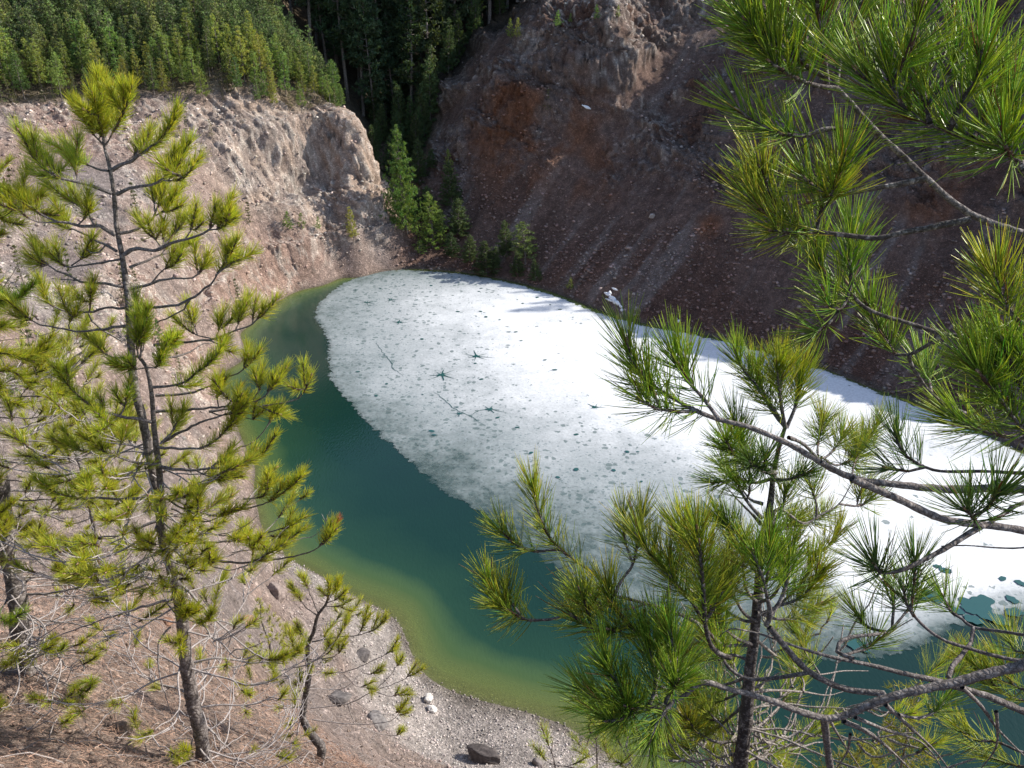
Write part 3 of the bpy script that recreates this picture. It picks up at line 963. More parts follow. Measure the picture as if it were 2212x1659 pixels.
tag(scatter_stones(k, .01, .06, lambda k, r: np.clip(np.array([.24, .185, .15]) * r.uniform(.35, 1.5, (len(k), 1)), .02, .7), rng, 'slope_stones', power=4), 'brown and buff stones among fallen needles on the near slope', 'stones', kind='stuff')
# fallen needles: litter
k = pick(cellA * vis * lnd * (lit.ravel() > .25), 42000)
mb = MB()
n_ = len(k)
B = VX[k] + rng.normal(0, .05, (n_, 3)) * np.array([1, 1, 0]) + np.array([0, 0, .012])
Dv = norm(rng.normal(size=(n_, 3)) * np.array([1, 1, .25]) + np.array([0, -.0, 0]))
nn = NRM.reshape(-1, 3)[k]
Dv = norm(Dv - nn * (Dv * nn).sum(-1, keepdims=True) + nn * rng.uniform(.0, .35, (n_, 1)))
cb = np.array([.42, .27, .20]) * rng.uniform(.35, 1.5, (n_, 1))
blades(mb, B + nn * .01, Dv, rng.uniform(.07, .13, n_), rng.normal(0, .15, (n_, 3)), .0022, 2, 2, cb, cb * 1.2, rng)
tag(mb.obj('fallen_needles', M_STONE), 'rust brown fallen pine needles littering the near slope under the left pines', 'needle litter', kind='stuff')


k = pick(cellA * vis * lnd * (RRf > 6.5) * (RRf < 24) * (rm < .5) * (X.ravel() < 0), 950)
mb = MB()
for i_ in k:
    L0 = rng.uniform(.25, .9); a0 = rng.uniform(0, 6.28); n0_ = NRM.reshape(-1, 3)[i_]
    d0 = norm(np.cross(n0_, [math.cos(a0), math.sin(a0), 0])); s0 = np.cross(d0, n0_)
    t_ = np.linspace(0, 1, 8)[:, None]
    Q = VX[i_] + n0_ * (.02 + .18 * rng.random() * np.sin(t_ * 3.1)) + d0 * L0 * t_ + s0 * L0 * rng.normal(0, .3) * t_ ** 2 + np.cumsum(rng.normal(0, .008, (8, 3)), 0)
    tube(mb, Q, np.linspace(rng.uniform(.004, .009), .002, 8), 5, .15, np.array([.40, .35, .335]) * rng.uniform(.6, 1.2), .3, rs=.04)
tag(mb.obj('dead_twigs', M_BARK, smooth=True), 'tangle of pale dead pine twigs lying over the near slope', 'dead twigs', kind='stuff')


# named boulders
def boulder(u, v, size, colr, label, seed, px=None, emb=.25):
    import bmesh
    bm = bmesh.new()
    bmesh.ops.create_icosphere(bm, subdivisions=4, radius=1)
    V = np.array([v_.co[:] for v_ in bm.verts])
    r = np.random.default_rng(seed)
    # cut by random planes for faceted rock
    for _ in range(14):
        nrm_ = norm(r.normal(size=3)); d = r.uniform(.55, .9)
        h = V @ nrm_
        V = V - np.where(h > d, h - d, 0)[:, None] * nrm_
    V *= 1 + .16 * fbm(V[:, 0], V[:, 1], V[:, 2], .5, 4, seed, True)[:, None]
    V *= np.array(size) / 2
    F = [[x.index for x in f.verts] for f in bm.faces]; bm.free()
    a = r.uniform(0, 3.1)
    V = V @ np.array([[math.cos(a), math.sin(a), 0], [-math.sin(a), math.cos(a), 0], [0, 0, 1]])
    g = ground_px(u, v)
    mb = MB(); mb.add(V + np.array([0, 0, size[2] * (.5 - emb)]), None, F, colr)
    o = mb.obj('boulder', M_STONE); o.location = g
    return tag(o, label, 'boulder')


boulder(1052, 1640, (1.7, 1.0, .8), (.10, .085, .08), 'dark weathered boulder half buried in the near beach at the bottom of the photo', 1)
boulder(1168, 1650, (.55, .5, .4), (.22, .19, .18), 'small grey boulder on the gravel right of the dark boulder', 9)
boulder(605, 1285, (.9, .8, 1.1), (.25, .20, .18), 'upright brown boulder on the bank left of the green shallows', 2)
boulder(540, 1342, (.5, .4, .35), (.34, .20, .15), 'reddish boulder among the pine twigs on the left bank', 3)
boulder(788, 1415, (.9, .7, .5), (.13, .115, .11), 'dark grey boulder at the water side beyond the small crooked pine', 4)
boulder(930, 1512, (.65, .5, .4), (.62, .59, .55), 'bright white boulder at the left end of the pale beach', 5)
boulder(938, 1533, (.5, .4, .35), (.64, .61, .57), 'smaller white boulder just below the brightest white one', 6)
boulder(822, 1570, (1.1, .8, .9), (.19, .175, .17), 'blue-grey rock outcrop with rusty side on the bank above the beach', 7)
boulder(738, 1510, (.8, .6, .6), (.16, .145, .14), 'grey rock wedge in the bank behind the small crooked pine', 8)
boulder(430, 1620, (.18, .15, .1), (.36, .24, .16), 'buff stone at the foot of the forked pine', 12)
boulder(270, 1575, (.30, .22, .18), (.20, .15, .12), 'dark angular boulder in the needle litter at lower left', 13)
boulder(365, 1345, (.30, .22, .18), (.25, .14, .09), 'red-brown boulder behind the forked pine trunk', 14)
boulder(965, 455 + 0, (.7, .6, .5), (.22, .18, .16), 'isolated brown boulder in the gully above the far shore', 15)
boulder(1010, 528, (.9, .5, .35), (.30, .21, .17), 'flat tan boulder low in the gully by the far shore', 16)
boulder(1405, 465, (1.0, .7, .6), (.40, .34, .30), 'pale boulder stuck on the right slope beside the rusty patch', 17)
boulder(1352, 533, (1.0, .5, .4), (.36, .27, .23), 'buff boulder under the small rusty patch of the right slope', 18)


# ------------------------------------------------------------ distant pines
def mid_pine(seed, h, cb, wd, tone, dens=1.0, blade=.26, bw=.05, r0=None, whorl=.42, top=.9, tall=False):
    r = np.random.default_rng(seed)
    root = empty('pine_tree')
    mt, mc = MB(), MB()
    zz = np.linspace(0, h, 9)
    bend = np.stack([.02 * h * np.sin(zz / h * 3 + seed), .02 * h * np.cos(zz / h * 2.2 + seed * 2) - .02 * h, zz], -1)
    r0 = r0 or h * .011
    tube(mt, bend, np.linspace(r0, r0 * .15, 9), 7, .2, (.20, .17, .15), .4, rs=.5, seed=seed)
    B, Dd, Cc = [], [], []
    z = h * cb
    while z < h * .985:
        f = (z - h * cb) / (h * (1 - cb))
        prof = (1 - f) ** top * (1 if not tall else 1) + .04
        if tall: prof = math.sin(math.pi * min(1, (f * .85 + .18))) ** .8
        nb = int(r.integers(4, 7))
        a0 = r.uniform(0, 6.28)
        for b in range(nb):
            if r.random() < (.12 if not tall else .2): continue
            L = wd * prof * r.uniform(.6, 1.15)
            a = a0 + 6.283 * b / nb + r.uniform(-.3, .3)
            rise = r.uniform(.15, .6) + .3 * f
            p0 = np.array([np.interp(z, zz, bend[:, 0]), np.interp(z, zz, bend[:, 1]), z])
            s = np.linspace(0, 1, 5)
            P_ = p0 + np.stack([math.cos(a) * L * s, math.sin(a) * L * s, L * rise * s ** 1.7 - .08 * L * s], -1)
            if L > .35:
                tube(mt, P_, np.linspace(max(.008, r0 * .22), .006, 5), 3, 0, (.25, .21, .19))
            nt = max(2, int(L / .16 * dens * (1.0 if not tall else .8)))
            for k_ in range(nt):
                s_ = r.uniform(.35, 1.0) if L > .5 else r.uniform(.1, 1)
                q_ = p0 + np.array([math.cos(a) * L * s_, math.sin(a) * L * s_, L * rise * s_ ** 1.7 - .08 * L * s_])
                q_ = q_ + r.normal(0, .05 + .12 * L * s_ * .6, 3) * np.array([1, 1, .5])
                m_ = 7
                dd_ = norm(r.normal(size=(m_, 3)) + np.array([math.cos(a) * .5, math.sin(a) * .5, .9]))
                B.append(q_ + 0 * dd_); Dd.append(dd_)
                tn = np.array(tone) * r.uniform(.65, 1.35) * (1 + .25 * r.normal() * np.array([.6, .2, .1]))
                Cc.append(np.tile(tn, (m_, 1)))
        z += whorl * r.uniform(.75, 1.25)
    m_ = 10
    B.append(np.tile([bend[-1]], (m_, 1)) - np.array([0, 0, .12])); Dd.append(norm(r.normal(size=(m_, 3)) * .45 + [0, 0, 1])); Cc.append(np.tile(np.array(tone) * 1.2, (m_, 1)))
    B = np.concatenate(B); Dd = np.concatenate(Dd); Cc = np.clip(np.concatenate(Cc), .003, .6)
    blades(mc, B, Dd, blade * r.uniform(.7, 1.2, len(B)), r.normal(0, .1, (len(B), 3)), bw, 1, 2, Cc, Cc * 1.15, r)
    mt.obj('trunk', M_BARKD, root, smooth=True)
    mc.obj('crown', M_CROWN, root)
    return root


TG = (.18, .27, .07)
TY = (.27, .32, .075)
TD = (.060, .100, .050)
protos = [mid_pine(100 + i, 7.0, .16 + .05 * (i % 3), 1.15 + .15 * (i % 3), [TG, TY, TG, TY, (.12, .19, .06)][i % 5], top=.5 + .1 * (i % 3), blade=.24, bw=.034, dens=1.35, whorl=.38) for i in range(6)]
smalls = [mid_pine(200 + i, 2.4, .12, .75, TG, blade=.16, bw=.028, whorl=.26, dens=1.2) for i in range(3)]
sparse = [mid_pine(220 + i, 4.0, .15, .7, (.10, .115, .04), blade=.18, bw=.026, whorl=.4, dens=.6) for i in range(2)]
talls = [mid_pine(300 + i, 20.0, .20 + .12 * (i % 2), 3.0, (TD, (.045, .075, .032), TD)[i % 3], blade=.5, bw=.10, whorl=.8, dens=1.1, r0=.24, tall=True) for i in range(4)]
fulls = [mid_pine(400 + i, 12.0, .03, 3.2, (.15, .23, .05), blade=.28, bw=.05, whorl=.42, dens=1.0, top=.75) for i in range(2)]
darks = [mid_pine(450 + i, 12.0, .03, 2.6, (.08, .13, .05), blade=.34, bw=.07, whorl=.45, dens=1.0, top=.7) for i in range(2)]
for p_ in protos + smalls + sparse + talls + fulls + darks:
    p_['src'] = 1
_rr = random.Random(4)
_used = set()


def plant(proto, pos, scale, label, group=None, cat='pine tree', name=None, tilt=0.05, sxy=1.0):
    if proto.name in _used:
        o = copy_tree(proto)
    else:
        o = proto; _used.add(proto.name)
    if 'src' in o: del o['src']
    o.location = (pos[0], pos[1], pos[2] - .08)
    o.rotation_euler = (_rr.uniform(-tilt, tilt), _rr.uniform(-tilt, tilt), _rr.uniform(0, 6.28))
    o.scale = (scale * sxy, scale * sxy, scale)
    return tag(o, label, cat, group)


def px_h(base, vtop_px):
    """height in metres spanning up to picture row v at the base's distance"""
    t = base[1] / ray(0, vtop_px)[1]
    return CAM_H + ray(0, vtop_px)[2] * t - base[2]


# plantation on the left hill
def stand(specs, name, label):
    """many trees merged into one object (the ones nobody could count)"""
    mb = MB(); mb2 = MB()
    for pr, pos, sc, az in specs:
        ca, sa = math.cos(az) * sc, math.sin(az) * sc
        for ch, m_ in ((pr.children[0], mb), (pr.children[1], mb2)):
            me = ch.data
            if 'arr' not in cache or (me.name not in cache['arr']):
                v = np.empty(len(me.vertices) * 3, np.float32); me.vertices.foreach_get('co', v); v = v.reshape(-1, 3)
                cl = np.empty(len(v) * 4, np.float32); me.color_attributes['col'].data.foreach_get('color', cl); cl = cl.reshape(-1, 4)[:, :3]
                ls = np.empty(len(me.polygons), np.int32); lt = np.empty(len(me.polygons), np.int32); me.polygons.foreach_get('loop_start', ls); me.polygons.foreach_get('loop_total', lt)
                vi = np.empty(len(me.loops), np.int32); me.loops.foreach_get('vertex_index', vi)
                q4 = vi[(ls[lt == 4][:, None] + np.arange(4))]; t3 = vi[(ls[lt == 3][:, None] + np.arange(3))]
                cache.setdefault('arr', {})[me.name] = (v, cl, q4, t3)
            v, cl, q4, t3 = cache['arr'][me.name]
            w_ = np.stack([v[:, 0] * ca - v[:, 1] * sa, v[:, 0] * sa + v[:, 1] * ca, v[:, 2] * sc], -1) + pos
            m_.add(w_, q4, t3, cl * rp.uniform(.75, 1.25))
    o_ = empty(name)
    tag(o_, label, 'pine stand', kind='stuff')
    mb.obj('trunks', M_BARKD, o_); mb2.obj('foliage', M_CROWN, o_)


cache = {}
rp = np.random.default_rng(21)
EX, EY = [-80, -60, -52, -44, -34, -21], [72, 80, 85, 89.5, 94.5, 101.5]   # cliff brow
pts = []
tries = 0
while len(pts) < 760 and tries < 90000:
    tries += 1
    x = rp.uniform(-66, -19); y = rp.uniform(80, 119)
    dedge = y - np.interp(x, EX, EY)
    if dedge < .3 or x > -20.5 - max(0, y - 103) * .35: continue
    u = 1106 + FPX * x / (y * CP + 6 * SP)
    if u < -60: continue
    if dedge < 2 and rp.random() < .5: continue
    if any((x - a) ** 2 + (y - b) ** 2 < .82 ** 2 for a, b, _ in pts): continue
    pts.append((x, y, dedge))
pts.sort(key=lambda p: p[2])
rest = []
for i, (x, y, de) in enumerate(pts):
    g = ground_xy(x, y)
    s = rp.uniform(.42, .95) * (.5 + .5 * min(1, de / 6))
    if i >= 150:
        rest.append((protos[rp.integers(6)], g - [0, 0, .1], s, rp.uniform(0, 6.28))); continue
    if de < 3.5:
        lab, grp = 'thin young pine on the open brow just above the left cliff', 'scattered young pines along the brow of the left cliff'
    else:
        lab, grp = 'young green pine in the front rows of the dense stand on the left hill', 'young pines packed on the left hill'
    plant(protos[rp.integers(6)] if de > 3 or rp.random() < .5 else sparse[rp.integers(2)], g, s * (1 if de > 3 else 1.3), lab, grp)
stand(rest, 'pine_stand', 'packed mass of young green pines covering the left hill behind its front rows')

# dark old forest behind the gully
pts = []
tries = 0
while len(pts) < 230 and tries < 30000:
    tries += 1
    x = rp.uniform(-58, 22); y = rp.uniform(124, 185)
    if x > -8 and y < 128 + (x + 8) * .3: continue
    if x < -30 and y < 136: continue
    if any((x - a) ** 2 + (y - b) ** 2 < 2.4 ** 2 for a, b in pts): continue
    pts.append((x, y))
pts.sort(key=lambda p: p[1])
rest = []
for i, (x, y) in enumerate(pts):
    g = ground_xy(x, y)
    if i >= 40:
        rest.append((talls[rp.integers(4)], g, rp.uniform(.8, 1.3), rp.uniform(0, 6.28))); continue
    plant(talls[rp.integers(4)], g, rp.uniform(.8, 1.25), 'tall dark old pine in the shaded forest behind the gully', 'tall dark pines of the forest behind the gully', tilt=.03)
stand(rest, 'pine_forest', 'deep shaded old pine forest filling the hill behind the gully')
# understory in the gully mouth, dark
i = 0
for _ in range(400):
    if i >= 34: break
    x = rp.uniform(-22, 6); y = rp.uniform(110, 134)
    if x > -15 + (y - 110) * .55: continue
    if x < -19 - (y - 110) * .3: continue
    g = ground_xy(x, y); i += 1
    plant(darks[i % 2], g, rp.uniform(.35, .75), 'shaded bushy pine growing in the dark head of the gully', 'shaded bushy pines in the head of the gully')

# crest of the right slope, seen and unseen side
for u, v, vt in [(1098, 88, 38), (1120, 84, 36), (1203, 55, 22), (1228, 48, 28), (1285, 45, 10), (1338, 40, 10)]:
    g = ground_px(u, v, 5)
    lab = {1098: 'sunlit little pine at the far left end of the right hill crest', 1120: 'second sunlit little pine from the left on the right hill crest', 1203: 'bright conical pine on the crest, right of the sunlit pair',
           1228: 'tiny pine close beside the bright conical pine on the crest', 1285: 'olive young pine on the middle of the crest', 1338: 'wide yellowish young pine at the right of the crest trees'}[u]
    plant(smalls[0] if u > 1200 else protos[1], g, max(.5, px_h(g, vt)) / (2.4 if u > 1200 else 7.0), lab)
for i in range(26):
    s_ = i / 25
    x = -2 + 82 * s_ + rp.uniform(-2, 2); d = rp.uniform(38, 47)
    b = np.array([-1.4 + s_ * 40, 89.8 - s_ * 40])
    q_ = b + np.array([.72, .69]) * d
    g = ground_xy(*q_)
    uu = 1106 + FPX * g[0] / (g[1] * CP - (g[2] - CAM_H) * SP)
    if uu < 1330: continue
    plant(protos[rp.integers(6)], g, rp.uniform(.45, .95), 'pine on the upper crest of the right hill', 'pines on the upper crest of the right hill')

# pines in the gully
spec = [
    (fulls[0], 868, 478, 268, .8, 'tall sunlit slender pine in the gully, the upper and farther of the bright pair'),
    (fulls[1], 880, 500, 345, .80, 'brightest sunlit pine at the gully mouth, the nearer of the pair'),
    (darks[0], 905, 395, 300, 1.2, 'pine in half shade right behind the bright gully pair'),
    (darks[1], 965, 440, 350, 1.5, 'dark green pine in shade halfway up the gully side'),
    (fulls[0], 935, 530, 415, 1.3, 'shaded pine just right of the brightest gully pine'),
    (protos[3], 770, 520, 445, 1.0, 'small bushy pine alone on the ledge left of the gully'),
    (darks[0], 992, 505, 425, 1.6, 'dark bushy pine in the shade low in the gully'),
    (darks[0], 1090, 550, 475, 1.3, 'dark round-crowned pine on the shaded bank right of the gully'),
    (protos[4], 1130, 568, 480, 2.0, 'wide shaded pine right of the round-crowned one above the far shore'),
    (darks[1], 1040, 585, 520, 2.0, 'dusky pine at the water edge of the gully mouth'),
    (smalls[0], 1228, 620, 598, 1.2, 'small dark bush-like pine on the shore below the right slope'),
    (sparse[0], 1180, 245, 190, 1.2, 'thin pine standing alone halfway up the shaded right face'),
    (smalls[1], 628, 492, 455, 1.0, 'tiny pine at the left of the three on the ledge of the left slope'),
    (smalls[2], 660, 492, 458, 1.0, 'tiny pine in the middle of the three on the ledge'),
    (smalls[0], 690, 495, 468, 1.0, 'tiny pine at the right of the three on the ledge'),
    (sparse[1], 545, 488, 435, 1.2, 'sparse young pine on the slope left of the three tiny ledge pines'),
    (sparse[0], 518, 480, 430, 1.0, 'thin young pine by the left slope seen past the forked pine'),
    (sparse[1], 410, 298, 250, 1.0, 'thin pine upright on the bare ground of the left slope brow'),
    (sparse[0], 460, 300, 255, 1.0, 'thin pine below the left hill stand, right of its twin'),
    (sparse[1], 305, 470, 390, 1.0, 'shaded grey-green young pine behind the top of the forked pine'),
    (sparse[0], 40, 470, 360, 1.0, 'sparse tall young pine at the left edge of the grey slope'),
    (smalls[1], 965, 370, 320, .8, 'lonely olive pine on the gully flank'),
    (smalls[2], 850, 440, 405, .9, 'little pine at the foot of the bright gully pair'),
    (sparse[1], 520, 660, 600, 1.0, 'thin sapling on the lower left bank above the shore'),
    (sparse[0], 905, 300, 262, 1.2, 'dim pine where the gully narrows'),
    (smalls[1], 912, 545, 518, 1.5, 'low bush-like pine beside the far end of the lake'),
]
Hs = {}
for k_, lst, hh in ((0, protos, 7.), (1, smalls, 2.4), (2, sparse, 4.), (3, talls, 20.), (4, fulls, 12.), (5, darks, 12.)):
    for o_ in lst: Hs[o_.name] = hh
for pr, u, v, vt, sxy, lab in spec:
    g = ground_px(u, v, 6)
    plant(pr, g, px_h(g, vt) / Hs[pr.name], lab, sxy=sxy)
for i, (u, v, vt) in enumerate(((925, 470, 400), (950, 500, 440), (1010, 560, 505), (1065, 575, 530), (975, 550, 500), (900, 460, 400), (930, 360, 320), (1110, 590, 545), (885, 330, 290), (1150, 600, 560))):
    g = ground_px(u, v, 6)
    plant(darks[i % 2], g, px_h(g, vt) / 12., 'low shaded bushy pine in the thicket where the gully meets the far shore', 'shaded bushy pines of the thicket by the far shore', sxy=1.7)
# far left grey-green saplings on the left slope
for i in range(14):
    u = rp.uniform(0, 480); v = rp.uniform(560, 860)
    g = ground_px(u, v)
    plant([sparse[0], sparse[1], smalls[1]][i % 3], g, rp.uniform(.5, .9), 'scrawny grey-green sapling on the left slope behind the near pines', 'scrawny saplings on the left slope')
for p_ in protos + smalls + sparse + talls + fulls + darks:
    if p_.name not in _used:
        for ch in list(p_.children): bpy.data.objects.remove(ch)
        bpy.data.objects.remove(p_)

# ------------------------------------------------------------ near pines
NG = ((.18, .32, .04), (.42, .55, .07))     # needles: base, tip
NY = ((.26, .32, .035), (.52, .55, .075))
NM = ((.25, .36, .04), (.52, .58, .08))
ND = ((.10, .20, .07), (.26, .38, .085))
NR = ((.25, .38, .045), (.55, .58, .08))


def tuft(mb, wood, P, nl, dens, colr, r, rng, a0=68, a1=26, up=.22, segs=3, sides=3, bud=True):
    P = np.asarray(P, float)
    seg = np.linalg.norm(np.diff(P, axis=0), axis=1)
    cum = np.r_[0, np.cumsum(seg)]
    L = cum[-1]
    T = norm(np.gradient(P, axis=0))
    n = max(14, int(dens * L))
    nt = max(8, int(n * .16), int(dens * .05))
    s = np.r_[rng.random(n) ** .85, np.full(nt, 1.0) - rng.random(nt) * .05]
    q_ = s * L
    B = np.stack([np.interp(q_, cum, P[:, k]) for k in range(3)], -1)
    TT = norm(np.stack([np.interp(q_, cum, T[:, k]) for k in range(3)], -1))
    nn = n + nt
    rnd = rng.normal(size=(nn, 3)); Np = norm(rnd - TT * (rnd * TT).sum(-1, keepdims=True))
    a = np.radians(a0 + (a1 - a0) * s + rng.normal(0, 9, nn))
    a[n:] = np.radians(np.abs(rng.normal(0, 24, nt)))
    Dd = norm(TT * np.cos(a)[:, None] + Np * np.sin(a)[:, None] + np.array([0, 0, up]))
    # bundles of two
    B = np.repeat(B, 2, 0)[:nn]; Dd = np.repeat(Dd, 2, 0)[:nn]; TT = np.repeat(TT, 2, 0)[:nn]
    Dd = norm(Dd + rng.normal(0, .045, Dd.shape))
    Ln = nl * rng.uniform(.72, 1.12, nn)
    bend = TT * rng.uniform(-.02, .22, (nn, 1)) + np.array([0, 0, .06]) + rng.normal(0, .05, (nn, 3))
    v = rng.uniform(.6, 1.35, (nn, 1)); tn = 1 + .12 * rng.normal(size=(nn, 1)) * np.array([1.6, .4, .3])
    k0 = np.array(colr[0]) * v * tn; k1 = np.array(colr[1]) * v * tn
    dead = rng.random(nn) < .025
    k0[dead] = (.16, .07, .03); k1[dead] = (.30, .13, .05)
    blades(mb, B, Dd, Ln, bend, r, segs, sides, np.clip(k0, .004, .8), np.clip(k1, .004, .8), rng)
    # scaly shoot under the needles
    m = max(3, len(P))
    rr = np.linspace(r * 5.0, r * 3.6, len(P))
    tube(wood, P, rr, 6, .7, (.105, .058, .036), .6, rs=.008)
    nb_ = int(L * 260) if nl > .12 and r < .0014 else int(L * 90)
    if nb_ > 4:
        qb = rng.random(nb_) * L
        Bb = np.stack([np.interp(qb, cum, P[:, k]) for k in range(3)], -1)
        Tb = norm(np.stack([np.interp(qb, cum, T[:, k]) for k in range(3)], -1))
        rb = norm(np.cross(Tb, rng.normal(size=(nb_, 3))))
        kb = np.array([.12, .065, .04]) * rng.uniform(.5, 1.6, (nb_, 1))
        blades(wood, Bb + rb * r * 3, norm(rb + Tb * .5), np.full(nb_, r * 6), rb * 0, r * 1.6, 1, 3, kb, kb, rng)
    if bud:
        e = P[-1]; t_ = T[-1]
        tube(wood, np.array([e, e + t_ * r * 9, e + t_ * r * 16]), [r * 4.0, r * 4.2, r * .8], 6, .3, (.36, .22, .13), .3, rs=.006)


def sub_poly(P, s0, s1):
    seg = np.linalg.norm(np.diff(P, axis=0), axis=1); cum = np.r_[0, np.cumsum(seg)] / seg.sum()
    k = (cum >= s0 - 1e-6) & (cum <= s1 + 1e-6)
    if k.sum() < 2:
        i = min(len(P) - 2, np.searchsorted(cum, s0)); return P[i:i + 2]
    return P[k]


def px_line(pts, y0, y1, curve=1.0):
    a = np.array(pts, float)
    seg = np.hypot(*np.diff(a, axis=0).T); s = np.r_[0, np.cumsum(seg)] / seg.sum()
    return np.array([at_y(u, v, y0 + (y1 - y0) * (s_ ** curve)) for (u, v), s_ in zip(a, s)])


class Pine:
    def __init__(self, name, base, label, cat='pine tree', nl=.12, nr=.0022, dens=800, col=NY, bark=M_BARK, step=.06, near=False, wood=(.15, .13, .125)):
        self.root = empty(name, base); self.base = np.array(base)
        tag(self.root, label, cat)
        self.nl, self.nr, self.dens, self.col, self.bark, self.step, self.near, self.wood = nl, nr, dens, col, bark, step, near, wood
        self.rng = np.random.default_rng(abs(hash(name + str(round(base[0], 1)))) % 1000 if False else int(abs(base[0] * 100)) + 7)
        self.k = 0

    def trunk(self, P, r, name='trunk', rough=.22, sides=14, wood=None):
        mb = MB()
        P = resample(P, .05)
        s = np.linspace(0, 1, len(P))
        rr = np.interp(s, np.linspace(0, 1, len(r)), r)
        tube(mb, P, rr, sides, rough, wood or self.wood, .35, rs=.06, seed=self.k)
        self.T = P
        o = mb.obj(name, M_BARKF if not self.near else self.bark, None, smooth=True, loc=self.base)
        o.location = (0, 0, 0); o.parent = self.root
        return P

    def put(self, wood, need, name='branch'):
        for arr in (wood, need):
            for a in arr.v: a -= self.base
        b = wood.obj(name, self.bark, self.root, smooth=True)
        if need.n:
            need.obj('needles', M_NEEDLE, b)
        self.k += 1

    def branch(self, P, r0, r1, tufts=((.6, 1),), col=None, nl=None, dens=None, wood=None, rough=None, side=0, subs=()):
        """P: 3D points from the trunk outwards; subs: more (P, r0, r1, tufts) twigs growing from this branch"""
        mbw, mbn = MB(), MB()
        rng = self.rng
        for i, (P_, a_, b_, tf) in enumerate([(P, r0, r1, tufts)] + list(subs)):
            if i == 0 and not tf: b_ = .002
            Q = resample(P_, self.step if not self.near else .02)
            if len(Q) > 4 and self.near is False:
                Q[1:-1] += rng.normal(0, .004, (len(Q) - 2, 3))
            s = np.linspace(0, 1, len(Q))
            tube(mbw, Q, a_ + (b_ - a_) * s ** .8, 9 if self.near else 6, rough or (.30 if self.near else .15), wood or self.wood, .4, rs=.012 if self.near else .03, seed=self.k + i)
            for t0, t1 in tf:
                A = sub_poly(Q, t0, t1)
                tuft(mbn, mbw, A, nl or self.nl, dens or self.dens, col or self.col, self.nr, rng, segs=4 if self.near else 2, sides=3 if self.near else 2)
            if tf:   # short side shoots in the needle-laden part
                na = int(rng.random() < .45) if self.near else 2
                for _ in range(na):
                    t0, t1 = tf[-1]
                    j = int((t0 + (t1 - t0) * rng.uniform(.0, .75)) * (len(Q) - 1)); j = max(1, min(len(Q) - 2, j))
                    T_ = norm(Q[j + 1] - Q[j - 1])
                    d_ = norm(T_ * 1.0 + rng.normal(0, .55, 3) + np.array([0, 0, .35]))
                    l_ = rng.uniform(.08, .17) if self.near else rng.uniform(.12, .26)
                    W_ = np.array([Q[j], Q[j] + d_ * l_ * .5, Q[j] + d_ * l_ + T_ * .02 + np.array([0, 0, .02])])
                    W_ = resample(W_, .03)
                    tube(mbw, W_, np.linspace(.005 if self.near else .006, .003, len(W_)), 6, .3, wood or self.wood, .4, rs=.012)
                    tuft(mbn, mbw, W_[1:], nl or self.nl, (dens or self.dens), col or self.col, self.nr, rng, segs=4 if self.near else 2, sides=3 if self.near else 2)
            if i == 0 and side:
                for _ in range(side):
                    s_ = rng.uniform(.3, .9); j = int(s_ * (len(Q) - 1))
                    T_ = norm(Q[min(j + 1, len(Q) - 1)] - Q[j - 1])
                    d = norm(T_ * .8 + rng.normal(0, .6, 3) + np.array([0, 0, .35]))
                    L_ = rng.uniform(.12, .45) * (1.2 - s_ * .5)
                    W_ = np.array([Q[j], Q[j] + d * L_ * .5 + rng.normal(0, .02, 3), Q[j] + d * L_ + np.array([0, 0, .06])])
                    W_ = resample(W_, .04)
                    tube(mbw, W_, np.linspace(.006, .003, len(W_)), 5, .1, wood or self.wood, .3, rs=.03)
                    if rng.random() < .62:
                        tuft(mbn, mbw, W_[len(W_) // 2:], (nl or self.nl) * .9, (dens or self.dens), col or self.col, self.nr, rng, segs=2, sides=2)
        self.put(mbw, mbn)

    def wild(self, s, az, L, r=.012, tp=.5, droop=.1, subs=4, rise=.25, wood=(.42, .375, .365), col=None):
        """a whorl branch that is not in plain view: curved, with bare twigs and a few tufts"""
        rng = self.rng
        p0 = self.T[int(s * (len(self.T) - 1))]
        mbw, mbn = MB(), MB()
        d = np.array([math.cos(az), math.sin(az), 0])
        sd = np.array([-d[1], d[0], 0])
        w1 = rng.normal(0, .28); ss = np.linspace(0, 1, 12)[:, None]
        Q = p0 + d * L * ss + sd * L * (w1 * ss ** 2 + .05 * np.sin(ss * 7 + az)) + np.array([0, 0, 1]) * L * (-droop * np.sin(ss * math.pi) + rise * ss ** 2.2) + np.cumsum(rng.normal(0, .008, (12, 3)), 0)
        Q = resample(Q, .05)
        tube(mbw, Q, np.linspace(r, .0035, len(Q)), 6, .15, wood, .35, rs=.03, seed=self.k)
        c_ = col or self.col
        tp = tp * (.45 if s < .42 and r > .0095 else 1)
        if rng.random() < tp:
            tuft(mbn, mbw, Q[int(len(Q) * rng.uniform(.72, .9)):], self.nl, self.dens, c_, self.nr, rng, segs=2, sides=2)
        for _ in range(subs):
            j = int(rng.uniform(.2, .92) * (len(Q) - 1)); T_ = norm(Q[min(j + 1, len(Q) - 1)] - Q[max(j - 1, 0)])
            l = rng.uniform(.15, .65) * (L / 1.5)
            dv = norm(T_ + sd * rng.choice([-1, 1]) * rng.uniform(.4, 1.1) + np.array([0, 0, rng.uniform(-.3, .3)]))
            t_ = np.linspace(0, 1, 7)[:, None]
            W_ = Q[j] + dv * l * t_ + np.array([0, 0, 1]) * l * rng.uniform(-.1, .45) * t_ ** 2 + np.cumsum(rng.normal(0, .012, (7, 3)), 0)
            W_ = resample(W_, .04)
            tube(mbw, W_, np.linspace(.0075, .003, len(W_)), 5, .15, wood, .35, rs=.03)
            if rng.random() < tp:
                tuft(mbn, mbw, W_[int(len(W_) * .6):], self.nl * rng.uniform(.75, 1), self.dens, c_, self.nr, rng, segs=2, sides=2)
        self.put(mbw, mbn)


